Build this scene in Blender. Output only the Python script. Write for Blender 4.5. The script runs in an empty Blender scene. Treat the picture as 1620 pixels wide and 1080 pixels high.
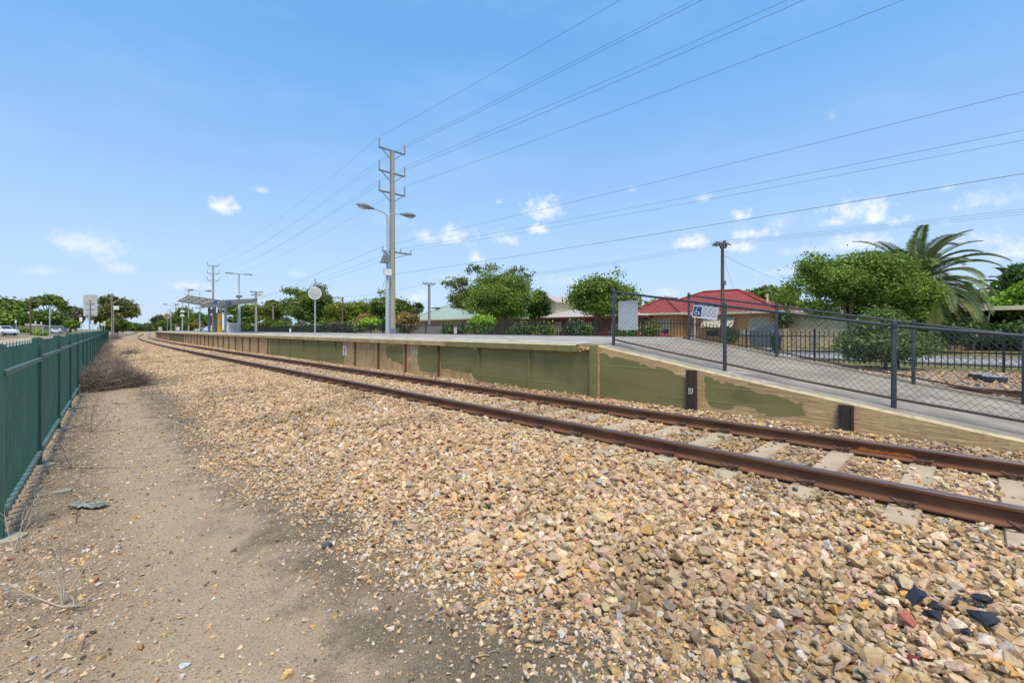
import bpy, bmesh, math, random
import numpy as np
from mathutils import Vector, Matrix
SC = bpy.context.scene
COL = SC.collection
R = random.Random(7)
NR = np.random.default_rng(11)
# ---------------------------------------------------------------- camera and survey geometry
TH = math.radians(43.85); CT, ST = math.cos(TH), math.sin(TH)
F, CX, HY, CH = 710.0, 810.0, 522.0, 1.70
cd = bpy.data.cameras.new('camera'); cam = bpy.data.objects.new('camera', cd); COL.objects.link(cam)
cam.location = (0, 0, CH); cam.rotation_euler = (math.pi/2, 0, -TH)
cd.sensor_width = 36; cd.lens = F/1620*36; cd.shift_y = -(540-HY)/1620; cd.clip_start = .05; cd.clip_end = 6000
SC.camera = cam
def dep(x, w):
    return w/(ST+CT*(x-CX)/F)
def at(x, y, Y):            # point seen at x,y at depth Y
    Xc = (x-CX)/F*Y
    return Vector((Xc*CT+Y*ST, -Xc*ST+Y*CT, CH-(y-HY)/F*Y))
def atw(x, y, w):           # point seen at x,y standing w metres across from the camera
    return at(x, y, dep(x, w))
def atz(x, y, z):
    return at(x, y, (CH-z)*F/(y-HY))
def off(s):                 # the line bends gently away to the right
    s = np.asarray(s, float)
    return np.where(s < 30, 0, np.where(s < 130, (s-30)**2/2300, 4.348+.087*(s-130)))
def offf(s): return float(off(s))
def sstep(a, b, x):
    t = np.clip((np.asarray(x, float)-a)/(b-a), 0, 1); return t*t*(3-2*t)
# ---------------------------------------------------------------- value noise
_T = np.random.default_rng(3).random((256, 256))
def vnoise(x, y):
    x = np.asarray(x, float); y = np.asarray(y, float)
    xi = np.floor(x).astype(int); yi = np.floor(y).astype(int); fx = x-xi; fy = y-yi
    fx = fx*fx*(3-2*fx); fy = fy*fy*(3-2*fy)
    g = lambda a, b: _T[a % 256, b % 256]
    return (g(xi, yi)*(1-fx)+g(xi+1, yi)*fx)*(1-fy)+(g(xi, yi+1)*(1-fx)+g(xi+1, yi+1)*fx)*fy
def fbm(x, y, o=3):
    r = 0; k = 1; t = 0
    for i in range(o):
        r = r+k*vnoise(x*2**i+17*i, y*2**i+5*i); t += k; k *= .5
    return r/t
# ---------------------------------------------------------------- ground profile
PA = [-60, -20, -6.8, -2.0, 0.9, 1.6, 2.9, 3.9, 4.5, 7.0, 7.5, 11.5, 12.2, 15.6, 17.0, 400]
PZ = [2.2, 1.0, .0, .0, .0, .02, .13, .205, .215, .215, .34, .34, .23, .23, .3, .3]
def gz(w, s):
    w = np.asarray(w, float); s = np.asarray(s, float)
    a = w-off(s)
    z = np.interp(a, PA, PZ)
    z = np.where(a < -6.8, np.interp(a, PA, PZ)*sstep(25, 90, s), z)
    z = z+np.where(s > 0, .0014*np.minimum(s, 150), 0)*(1-sstep(1, 3.5, a))
    bank = .62*sstep(7.4, 10.4, s)*sstep(16.6, 18.6, w)*(1-sstep(23.2, 24.6, w))
    z = z+bank
    rough = np.where(a < 4, 1, .3)*(1-sstep(60, 120, np.abs(s)))*sstep(-2.2, -1.4, a)
    z = z+(fbm(w*1.3+40, s*1.3+9, 3)-.5)*.05*rough*(1-sstep(3.4, 4.2, a))
    far = sstep(60, 200, w)
    return z+far*.6
def gzf(w, s): return float(gz(w, s))
# ---------------------------------------------------------------- mesh builder
ORG = {}
class MB:
    def __init__(s): s.v = []; s.f = []; s.m = []; s.sm = []
    def add(s, vs, fs, m=0, sm=False):
        o = len(s.v); s.v += [tuple(v) for v in vs]
        for f in fs: s.f.append([i+o for i in f]); s.m.append(m); s.sm.append(sm)
        return s
    def box(s, x0, x1, y0, y1, z0, z1, m=0):
        return s.add([(x0,y0,z0),(x1,y0,z0),(x1,y1,z0),(x0,y1,z0),(x0,y0,z1),(x1,y0,z1),(x1,y1,z1),(x0,y1,z1)],
            [(0,3,2,1),(4,5,6,7),(0,1,5,4),(1,2,6,5),(2,3,7,6),(3,0,4,7)], m)
    def hexa(s, a, m=0):     # 8 corners, bottom ring then top ring
        return s.add(a, [(0,3,2,1),(4,5,6,7),(0,1,5,4),(1,2,6,5),(2,3,7,6),(3,0,4,7)], m)
    def bar(s, p, q, hw, hh, m=0, up=(0,0,1)):   # rectangular bar p->q
        p = Vector(p); q = Vector(q); d = (q-p).normalized(); u = Vector(up)
        if abs(d.dot(u)) > .98: u = Vector((1,0,0))
        a = d.cross(u).normalized()*hw; b = a.cross(d).normalized()*hh
        return s.hexa([p-a-b, p+a-b, p+a+b, p-a+b, q-a-b, q+a-b, q+a+b, q-a+b], m)
    def tube(s, pts, r, n=8, m=0, cap=True, sm=True):
        pts = [Vector(p) for p in pts]
        rr = r if isinstance(r, (list, tuple)) else [r]*len(pts)
        vs = []; fs = []; pa = None
        for i, p in enumerate(pts):
            d = (pts[min(i+1, len(pts)-1)]-pts[max(i-1, 0)])
            d = d.normalized() if d.length > 1e-9 else Vector((0,0,1))
            if pa is None:
                pa = d.cross(Vector((0,0,1)) if abs(d.z) < .95 else Vector((1,0,0))).normalized()
            a = (pa-d*pa.dot(d))
            a = a.normalized() if a.length > 1e-6 else d.orthogonal().normalized()
            pa = a; b = d.cross(a)
            for k in range(n):
                t = 2*math.pi*(k+.5)/n
                vs.append(p+a*(math.cos(t)*rr[i])+b*(math.sin(t)*rr[i]))
        for i in range(len(pts)-1):
            for k in range(n):
                k2 = (k+1) % n
                fs.append((i*n+k, i*n+k2, (i+1)*n+k2, (i+1)*n+k))
        o = len(s.f); s.add(vs, fs, m, sm)
        if cap and n > 2:
            s.add(vs[:n], [tuple(range(n-1, -1, -1))], m); s.add(vs[-n:], [tuple(range(n))], m)
        return s
    def cyl(s, x, y, z0, z1, r, n=12, m=0, r2=None):
        return s.tube([(x,y,z0),(x,y,z1)], [r, r if r2 is None else r2], n, m)
    def prism(s, poly, ext, m=0):   # polygon of 3D points extruded by vector ext
        n = len(poly); e = Vector(ext); a = [Vector(p) for p in poly]
        return s.add(a+[p+e for p in a], [tuple(range(n-1,-1,-1)), tuple(range(n,2*n))]+[(i,(i+1)%n,n+(i+1)%n,n+i) for i in range(n)], m)
    def quad(s, a, b, c, d, m=0): return s.add([a,b,c,d], [(0,1,2,3)], m)
    def build(s, name, mats, parent=None, label=None, org=None):
        me = bpy.data.meshes.new(name)
        o = org if org is not None else (ORG.get(parent.name, (0,0,0)) if parent else (0,0,0))
        V = np.array(s.v, float).reshape(-1,3)-np.array(o, float)
        me.from_pydata(V.tolist(), [], s.f)
        if not isinstance(mats, (list, tuple)): mats = [mats]
        for m in mats: me.materials.append(m)
        me.polygons.foreach_set('material_index', s.m); me.polygons.foreach_set('use_smooth', s.sm)
        bm = bmesh.new(); bm.from_mesh(me); bmesh.ops.recalc_face_normals(bm, faces=bm.faces); bm.to_mesh(me); bm.free()
        ob = bpy.data.objects.new(name, me); COL.objects.link(ob)
        if parent: ob.parent = parent
        elif org is not None: ob.location = org
        ORG[ob.name] = tuple(o)
        if label: ob['label'] = label
        return ob
def npmesh(name, V, Fc, mats, parent=None, col=None, fl=None, matidx=None, smooth=False):
    """V (n,3) world points, Fc (m,k) faces, col (m,3) face colours"""
    me = bpy.data.meshes.new(name)
    o = np.array(ORG.get(parent.name, (0,0,0)) if parent else (0,0,0))
    V = (np.asarray(V, float)-o).astype(np.float32); Fc = np.asarray(Fc, np.int32); m, k = Fc.shape
    me.vertices.add(len(V)); me.vertices.foreach_set('co', V.ravel())
    me.loops.add(m*k); me.loops.foreach_set('vertex_index', Fc.ravel())
    me.polygons.add(m); me.polygons.foreach_set('loop_start', np.arange(m, dtype=np.int32)*k)
    try: me.polygons.foreach_set('loop_total', np.full(m, k, np.int32))
    except Exception: pass
    if not isinstance(mats, (list, tuple)): mats = [mats]
    for mm in mats: me.materials.append(mm)
    if matidx is not None: me.polygons.foreach_set('material_index', np.asarray(matidx, np.int32))
    me.polygons.foreach_set('use_smooth', np.full(m, smooth))
    me.update(calc_edges=True)
    if col is not None:
        at_ = me.attributes.new('tint', 'FLOAT_COLOR', 'FACE')
        c4 = np.ones((m, 4), np.float32); c4[:, :3] = col; at_.data.foreach_set('color', c4.ravel())
    if fl is not None:
        for nm, vals in fl.items():
            a_ = me.attributes.new(nm, 'FLOAT', 'POINT'); a_.data.foreach_set('value', np.asarray(vals, np.float32))
    ob = bpy.data.objects.new(name, me); COL.objects.link(ob)
    if parent: ob.parent = parent
    ORG[ob.name] = tuple(o)
    return ob
def tag(o, label, cat, group=None, kind=None):
    if label: o['label'] = label
    if cat: o['category'] = cat
    if group: o['group'] = group
    if kind: o['kind'] = kind
    return o
def thing(name, label, cat, loc=(0,0,0), group=None):
    o = bpy.data.objects.new(name, None); COL.objects.link(o); o.location = loc; o.empty_display_size = .2
    ORG[o.name] = tuple(loc)
    return tag(o, label, cat, group)
def dup(root, loc, rz=0, label=None, group=None, parent=None):
    c = root.copy(); COL.objects.link(c); c.location = loc; c.rotation_euler = (0,0,rz)
    if parent is not None: c.parent = parent
    if label: c['label'] = label
    if group: c['group'] = group
    def rec(src, dst):
        for ch in list(src.children):
            d = ch.copy(); COL.objects.link(d); d.parent = dst; rec(ch, d)
    rec(root, c)
    return c
def struct(o): o['kind'] = 'structure'; return o
# ---------------------------------------------------------------- materials
def _n(nt, t, **kw):
    n = nt.nodes.new(t)
    for k, v in kw.items():
        if k in n.inputs: n.inputs[k].default_value = v
        else: setattr(n, k, v)
    return n
class NT:
    def __init__(s, name):
        s.m = bpy.data.materials.new(name); s.m.use_nodes = True; s.t = s.m.node_tree; s.t.nodes.clear()
        s.out = s.t.nodes.new('ShaderNodeOutputMaterial'); s._tc = None
    def n(s, t, **kw): return _n(s.t, t, **kw)
    def l(s, a, b): s.t.links.new(a, b)
    def obj(s):
        if not s._tc: s._tc = s.n('ShaderNodeTexCoord')
        return s._tc.outputs['Object']
    def noise(s, scale, detail=3, rough=.55, vec=None, sc3=None):
        v = vec or s.obj()
        if sc3:
            mp = s.n('ShaderNodeMapping'); mp.inputs['Scale'].default_value = sc3; s.l(v, mp.inputs['Vector']); v = mp.outputs[0]
        n = s.n('ShaderNodeTexNoise'); n.inputs['Scale'].default_value = scale; n.inputs['Detail'].default_value = detail; n.inputs['Roughness'].default_value = rough
        s.l(v, n.inputs['Vector']); return n.outputs['Fac']
    def ramp(s, v, a, b, lo=0, hi=1):
        m = s.n('ShaderNodeMapRange'); m.interpolation_type = 'SMOOTHSTEP'
        m.inputs['From Min'].default_value = a; m.inputs['From Max'].default_value = b; m.inputs['To Min'].default_value = lo; m.inputs['To Max'].default_value = hi
        s.l(v, m.inputs['Value']); return m.outputs[0]
    def mix(s, f, a, b, mode='MIX'):
        m = s.n('ShaderNodeMix'); m.data_type = 'RGBA'; m.blend_type = mode; m.clamp_factor = True
        for i, x in ((0, f), (6, a), (7, b)):
            if isinstance(x, (int, float)): m.inputs[i].default_value = x
            elif isinstance(x, (tuple, list)): m.inputs[i].default_value = (*x, 1)
            else: s.l(x, m.inputs[i])
        return m.outputs[2]
    def math(s, op, a, b=0.0, c=0.0):
        m = s.n('ShaderNodeMath'); m.operation = op
        for i, x in enumerate((a, b, c)):
            if isinstance(x, (int, float)): m.inputs[i].default_value = x
            else: s.l(x, m.inputs[i])
        return m.outputs[0]
    def bump(s, h, strength=.4, dist=.01, nrm=None):
        b = s.n('ShaderNodeBump'); b.inputs['Strength'].default_value = strength; b.inputs['Distance'].default_value = dist
        s.l(h, b.inputs['Height'])
        if nrm: s.l(nrm, b.inputs['Normal'])
        return b.outputs[0]
    def pbr(s, col, rough=.7, nrm=None, metal=0, spec=.4):
        p = s.n('ShaderNodeBsdfPrincipled')
        for k, x in (('Base Color', col), ('Roughness', rough), ('Metallic', metal), ('Specular IOR Level', spec)):
            if isinstance(x, (int, float)): p.inputs[k].default_value = x
            elif isinstance(x, (tuple, list)): p.inputs[k].default_value = (*x, 1)
            else: s.l(x, p.inputs[k])
        if nrm: s.l(nrm, p.inputs['Normal'])
        s.l(p.outputs[0], s.out.inputs[0]); return s.m
def pm(name, c1, c2=None, scale=8, rough=.7, bump=.15, bscale=60, metal=0, sc3=None, dist=.005, spec=.4, patch=None):
    """two-tone noise material with fine bump; patch=(colour, scale, lo, hi) lays worn patches over it"""
    t = NT(name); c2 = c2 or tuple(x*.75 for x in c1)
    c = t.mix(t.ramp(t.noise(scale, 5, .6, sc3=sc3), .32, .68), c1, c2)
    if patch: c = t.mix(t.ramp(t.noise(patch[1], 6, .65), patch[2], patch[3]), c, patch[0])
    n = t.bump(t.noise(bscale, 4, .6), bump, dist) if bump else None
    return t.pbr(c, rough, n, metal, spec)
M = {}
M['green_steel'] = pm('green_powder_coat', (.026,.09,.067), (.038,.115,.085), 3, .45, .05, 90, patch=((.05,.12,.095), 14, .66, .8))
M['green_light'] = pm('green_lit_dusty_rail', (.10,.17,.14), (.15,.22,.19), 5, .6, .05, 90)  # paler rail green: light on the rail tops put in the colour, plus dust
M['footing'] = pm('old_footing_concrete', (.42,.36,.26), (.3,.25,.17), 9, .9, .5, 40, dist=.02)
M['sleeper'] = pm('sleeper_concrete', (.50,.385,.255), (.40,.305,.195), 5, .9, .4, 90, patch=((.2,.14,.09), 6, .6, .78))
M['clip'] = pm('rusty_clip_steel', (.085,.05,.036), (.15,.085,.055), 40, .7, .3, 120)
M['asphalt'] = pm('platform_asphalt', (.31,.275,.225), (.40,.36,.30), 1.2, .9, .5, 160, dist=.006, patch=((.20,.18,.155), .7, .58, .7))
M['ramp_asphalt'] = pm('ramp_asphalt', (.235,.20,.158), (.35,.30,.235), 1.6, .9, .6, 150, dist=.008, patch=((.50,.45,.37), 1.1, .6, .72))
M['road'] = pm('road_asphalt', (.30,.29,.28), (.36,.35,.335), .6, .9, .4, 120)
M['path'] = pm('footpath_concrete', (.50,.40,.28), (.40,.32,.22), .8, .9, .3, 60)
M['kerb'] = pm('kerb_concrete', (.48,.45,.40), (.38,.35,.3), 2, .9, .3, 60)
M['coping'] = pm('coping_concrete', (.52,.375,.20), (.36,.25,.135), 2.2, .9, .5, 70, dist=.01, patch=((.15,.12,.085), 3.2, .6, .72))
M['coping_edge'] = pm('coping_edge_paint', (.60,.50,.27), (.48,.39,.22), 6, .85, .3, 70, patch=((.36,.3,.2), 9, .5, .62))
M['paint_coping'] = pm('green_cover_paint_on_coping', (.19,.175,.065), (.235,.21,.085), 5, .85, .3, 70)
M['line'] = pm('worn_white_line', (.68,.68,.66), (.55,.55,.53), 8, .85, .2, 90)
M['dark_steel'] = pm('dark_galvanised_post', (.036,.047,.056), (.052,.064,.073), 7, .5, .15, 60, metal=.1, patch=((.13,.14,.145), 16, .66, .8))
M['rusty_pipe'] = pm('rusty_bottom_pipe', (.085,.06,.05), (.14,.07,.04), 12, .8, .3, 80, patch=((.07,.08,.085), 8, .5, .6))
M['wire'] = pm('chain_wire', (.045,.047,.05), (.07,.068,.066), 9, .5, 0)
M['black_steel'] = pm('black_palisade_steel', (.012,.014,.019), (.02,.022,.028), 4, .45, 0)
M['galv'] = pm('galvanised_steel', (.36,.42,.43), (.44,.49,.5), 5, .45, .05, 50, metal=.25)
M['galv_dark'] = pm('weathered_steel', (.17,.19,.20), (.23,.24,.245), 5, .55, .1, 50, metal=.3)
M['stobie_conc'] = pm('pole_concrete', (.46,.40,.30), (.38,.33,.245), 3, .9, .3, 50, sc3=(1,1,.15))
M['stobie_steel'] = pm('pole_steel_channel', (.20,.205,.21), (.27,.27,.265), 3, .7, .15, 50, sc3=(1,1,.2))
M['stobie_base'] = pm('pole_blue_grey_paint', (.17,.20,.25), (.22,.25,.3), 4, .7, .1, 50)
M['insul'] = pm('insulator_ceramic', (.10,.11,.13), (.14,.15,.17), 8, .35, 0)
M['insul_pale'] = pm('insulator_grey', (.26,.28,.3), (.33,.34,.35), 8, .35, 0)
M['timber'] = pm('weathered_pole_timber', (.12,.062,.038), (.2,.12,.08), 6, .85, .4, 30, sc3=(3,3,.12))
M['timber_grey'] = pm('grey_pole_timber', (.30,.25,.2), (.22,.18,.14), 6, .85, .4, 30, sc3=(3,3,.12))
M['cable'] = pm('aluminium_cable', (.13,.145,.17), (.16,.175,.20), 2, .5, 0)
M['white'] = pm('white_paint', (.78,.78,.76), (.72,.72,.70), 6, .5, .03, 60)
M['board_back'] = pm('sign_back_aluminium', (.50,.50,.455), (.42,.42,.385), 4, .5, .03, 60)
M['board_plain'] = pm('weathered_white_board', (.66,.69,.71), (.56,.6,.62), 5, .5, .05, 40, patch=((.74,.75,.76), 7, .55, .7))
M['sign_blue'] = pm('sign_blue', (.008,.055,.17), (.01,.065,.2), 6, .4, 0)
M['sign_red'] = pm('sign_red', (.55,.06,.045), (.5,.05,.04), 6, .5, 0)
M['sign_black'] = pm('sign_lettering_black', (.06,.06,.08), (.08,.08,.1), 6, .6, 0)
M['yellow'] = pm('yellow_paint', (.80,.42,.01), (.72,.36,.008), 6, .45, .03, 60)
M['brown_panel'] = pm('brown_grey_panel', (.19,.16,.14), (.25,.21,.185), 12, .7, .1, 60, sc3=(6,6,.4))
M['canopy'] = pm('canopy_metal_sheet', (.10,.088,.066), (.14,.122,.09), 3, .8, .1, 30, spec=.1)
M['canopy_pale'] = pm('canopy_translucent_panel', (.62,.62,.55), (.55,.55,.48), 3, .5, 0)
def transl_mat():
    t = NT('translucent_roof_sheet'); d = t.n('ShaderNodeBsdfDiffuse'); tr = t.n('ShaderNodeBsdfTranslucent'); mx = t.n('ShaderNodeMixShader')
    d.inputs[0].default_value = (.55,.55,.5,1); tr.inputs[0].default_value = (.7,.68,.58,1); mx.inputs[0].default_value = .55
    t.l(d.outputs[0], mx.inputs[1]); t.l(tr.outputs[0], mx.inputs[2]); t.l(mx.outputs[0], t.out.inputs[0]); return t.m
M['canopy_pale'] = transl_mat()
M['blue_paint'] = pm('blue_paint', (.02,.05,.2), (.025,.06,.23), 6, .5, 0)
M['plastic_black'] = pm('black_pit_lid', (.025,.027,.03), (.04,.042,.045), 6, .6, .1, 60)
M['pit_top'] = pm('dusty_lid_top', (.26,.27,.29), (.36,.36,.37), 6, .6, .2, 60)
M['bin'] = pm('green_bin_plastic', (.02,.04,.03), (.025,.048,.036), 6, .5, 0)
M['bin_lid'] = pm('grey_bin_lid', (.2,.22,.23), (.24,.26,.27), 6, .5, 0)
M['rubber'] = pm('tyre_rubber', (.02,.02,.021), (.03,.03,.03), 6, .8, 0)
M['car_white'] = pm('white_car_paint', (.72,.73,.74), (.7,.71,.72), 2, .25, 0)
M['car_red'] = pm('red_car_paint', (.40,.02,.03), (.36,.02,.025), 2, .3, 0)
M['glass'] = pm('dark_glass', (.03,.04,.05), (.05,.06,.07), 2, .08, 0, spec=.6)
M['lamp_red'] = pm('red_tail_lamp', (.5,.03,.02), (.45,.03,.02), 2, .3, 0)
M['chrome'] = pm('wheel_alloy', (.4,.4,.42), (.45,.45,.46), 2, .3, 0, metal=.6)
M['bark'] = pm('bark', (.12,.085,.06), (.19,.15,.11), 5, .95, .6, 18, sc3=(2,2,.5), dist=.03)
M['bark_pale'] = pm('pale_gum_bark', (.42,.36,.28), (.3,.25,.19), 4, .9, .4, 18, sc3=(2,2,.4), dist=.02)
M['twig'] = pm('dry_twig', (.30,.225,.15), (.42,.34,.24), 20, .95, 0)
M['twig_dark'] = pm('dark_dead_twig', (.165,.125,.10), (.245,.19,.15), 9, .95, 0)
M['twig_pale'] = pm('bleached_dead_twig', (.52,.44,.33), (.38,.3,.21), 20, .95, 0)
M['white_brick'] = pm('cream_wall', (.66,.56,.36), (.60,.50,.32), 2, .85, .1, 40)
M['trim_cream'] = pm('cream_fascia', (.72,.64,.46), (.66,.58,.42), 3, .6, 0)
M['brown_trim'] = pm('dark_red_trim', (.13,.03,.022), (.10,.025,.02), 3, .6, 0)
M['curtain'] = pm('window_blind', (.62,.55,.40), (.5,.44,.33), 3, .8, 0, sc3=(.2,.2,14))
M['colorbond'] = pm('grey_sheet_fence', (.20,.22,.23), (.25,.27,.275), 2, .6, .1, 20)
M['colorbond_pale'] = pm('pale_ribbed_fence', (.42,.37,.30), (.33,.29,.235), 2, .6, .1, 20)
M['colorbond_dark'] = pm('dark_sheet_fence', (.05,.055,.07), (.07,.075,.09), 2, .6, .1, 20)
M['shed'] = pm('grey_building_wall', (.36,.34,.30), (.28,.27,.235), 2, .8, .1, 20)
M['shade_inside'] = pm('carport_interior_shade', (.03,.028,.026), (.045,.04,.036), 2, .9, 0)  # near-black wall colour that carries the shade inside the carport
M['cloth'] = pm('faded_green_plastic_scrap', (.36,.41,.36), (.17,.165,.13), 10, .7, .3, 60, patch=((.12,.1,.085), 18, .55, .65))
M['lens'] = pm('lamp_lens', (.55,.56,.56), (.5,.5,.5), 3, .3, 0)
def rail_mat():
    t = NT('rail_steel')
    c = t.mix(t.ramp(t.noise(9, 5, .6, sc3=(1,.25,1)), .3, .7), (.135,.056,.028), (.20,.09,.044))
    c = t.mix(t.ramp(t.noise(3, 4, .6, sc3=(1,.4,1)), .55, .75), c, (.095,.045,.028))
    return t.pbr(c, .85, t.bump(t.noise(120, 3), .2, .003))
M['rail'] = rail_mat()
M['rail_head'] = pm('rail_running_surface', (.135,.092,.076), (.20,.155,.14), 6, .36, .05, 80, metal=.35, sc3=(6,.25,1))
M['rust_orange'] = pm('fresh_orange_rust', (.62,.20,.03), (.45,.13,.02), 30, .9, .2, 90)
def wall_mat(name='platform_wall_concrete', v=1.0):
    t = NT(name)
    c = t.mix(t.ramp(t.noise(1.1, 5, .62), .32, .68), (.60,.42,.215), (.43,.285,.135))
    c = t.mix(t.math('MULTIPLY', t.ramp(t.noise(4.2, 5, .65, sc3=(1,1,.07)), .48, .68), .7*v), c, (.215,.13,.065))
    c = t.mix(t.math('MULTIPLY', t.ramp(t.noise(2.6, 5, .65, sc3=(1,1,.12)), .52, .68), .75*v), c, (.50,.235,.085))
    c = t.mix(t.math('MULTIPLY', t.ramp(t.noise(3.3, 6, .7), .54, .7), .7), c, (.24,.165,.088))
    c = t.mix(t.ramp(t.noise(16, 5, .7), .62, .74), c, (.20,.135,.075))
    c = t.mix(t.math('MULTIPLY', t.ramp(t.noise(5, 6, .72, sc3=(1,.4,2.6)), .56, .68), .8), c, (.74,.57,.345))
    b = t.bump(t.noise(7, 5, .6, sc3=(1,.35,3)), .5, .035, t.bump(t.noise(90, 4), .5, .007))
    return t.pbr(c, .92, b)
M['wall'] = wall_mat()
M['wall_ramp'] = wall_mat('ramp_wall_concrete', .22)
def paint_mat():
    t = NT('green_cover_paint')
    c = t.mix(t.ramp(t.noise(2.5, 4, .6, sc3=(1,.4,1.4)), .3, .7), (.185,.172,.062), (.225,.205,.08))
    c = t.mix(t.ramp(t.noise(9, 5, .7, sc3=(1,.3,2)), .66, .8), c, (.34,.285,.13))
    c = t.mix(t.ramp(t.noise(1.2, 3, .6), .55, .8), c, (.15,.14,.054))
    sep = t.n('ShaderNodeSeparateXYZ'); t.l(t.obj(), sep.inputs[0])
    z = t.math('ADD', t.math('MULTIPLY', sep.outputs[2], 4.3), t.math('MULTIPLY', t.noise(6, 5, .7), .22))
    fr = t.math('FRACT', z); on = t.ramp(t.noise(1.3, 3, .5, sc3=(1,.35,2.2)), .44, .52)
    ln = t.math('MULTIPLY', t.ramp(fr, .09, .0), on)
    c = t.mix(t.math('MULTIPLY', ln, .55), c, (.075,.07,.03))
    c = t.mix(t.math('MULTIPLY', t.math('MULTIPLY', t.ramp(fr, .09, .12), t.ramp(fr, .18, .13)), t.math('MULTIPLY', on, .5)), c, (.36,.33,.15))
    c = t.mix(t.ramp(t.noise(22, 5, .75), .66, .74), c, (.42,.33,.17))
    b = t.bump(ln, -.6, .012, t.bump(t.noise(60, 5), .45, .007))
    return t.pbr(c, .88, b)
M['paint'] = paint_mat()
def attr_mat(name, rough=.85, grain=90, amt=.35, transl=0, bump=.3, spec=.3):
    t = NT(name)
    a = t.n('ShaderNodeAttribute'); a.attribute_name = 'tint'
    c = a.outputs['Color']
    if grain:
        g = t.ramp(t.noise(grain, 4, .65), .3, .75, 1-amt, 1+amt*.55)
        hs = t.n('ShaderNodeHueSaturation'); t.l(c, hs.inputs['Color']); t.l(g, hs.inputs['Value']); c = hs.outputs[0]
    if transl:
        d = t.n('ShaderNodeBsdfDiffuse'); tr = t.n('ShaderNodeBsdfTranslucent'); mx = t.n('ShaderNodeMixShader')
        gl = t.n('ShaderNodeBsdfGlossy'); gl.inputs['Roughness'].default_value = .45; gl.inputs['Color'].default_value = (.6,.65,.6,1); m2 = t.n('ShaderNodeMixShader'); m2.inputs[0].default_value = .03
        t.l(c, d.inputs['Color']); t.l(t.mix(.5, c, (.09,.14,.015)), tr.inputs['Color']); mx.inputs[0].default_value = transl
        t.l(d.outputs[0], mx.inputs[1]); t.l(tr.outputs[0], mx.inputs[2]); t.l(mx.outputs[0], m2.inputs[1]); t.l(gl.outputs[0], m2.inputs[2]); t.l(m2.outputs[0], t.out.inputs[0])
        return t.m
    return t.pbr(c, rough, t.bump(t.noise(grain*.8 or 90, 4), bump, .006) if bump else None, 0, spec)
M['stone'] = attr_mat('crushed_quartzite', .88, 55, .28)
M['leaf'] = attr_mat('leaves', transl=.28, grain=0)
M['brush'] = attr_mat('dry_brush', .95, 0, 0, 0, 0)
SKY_SAT, SKY_HUE, SKY_TOP, SKY_LOW, SKY_CIR, SKY_CLOUD, EXPO = 1.0, .5, (.68,2.5,5.5), (3.3,4.1,4.9), (2.6,3.9,5.2), (5.4,5.45,5.55), .58
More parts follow.
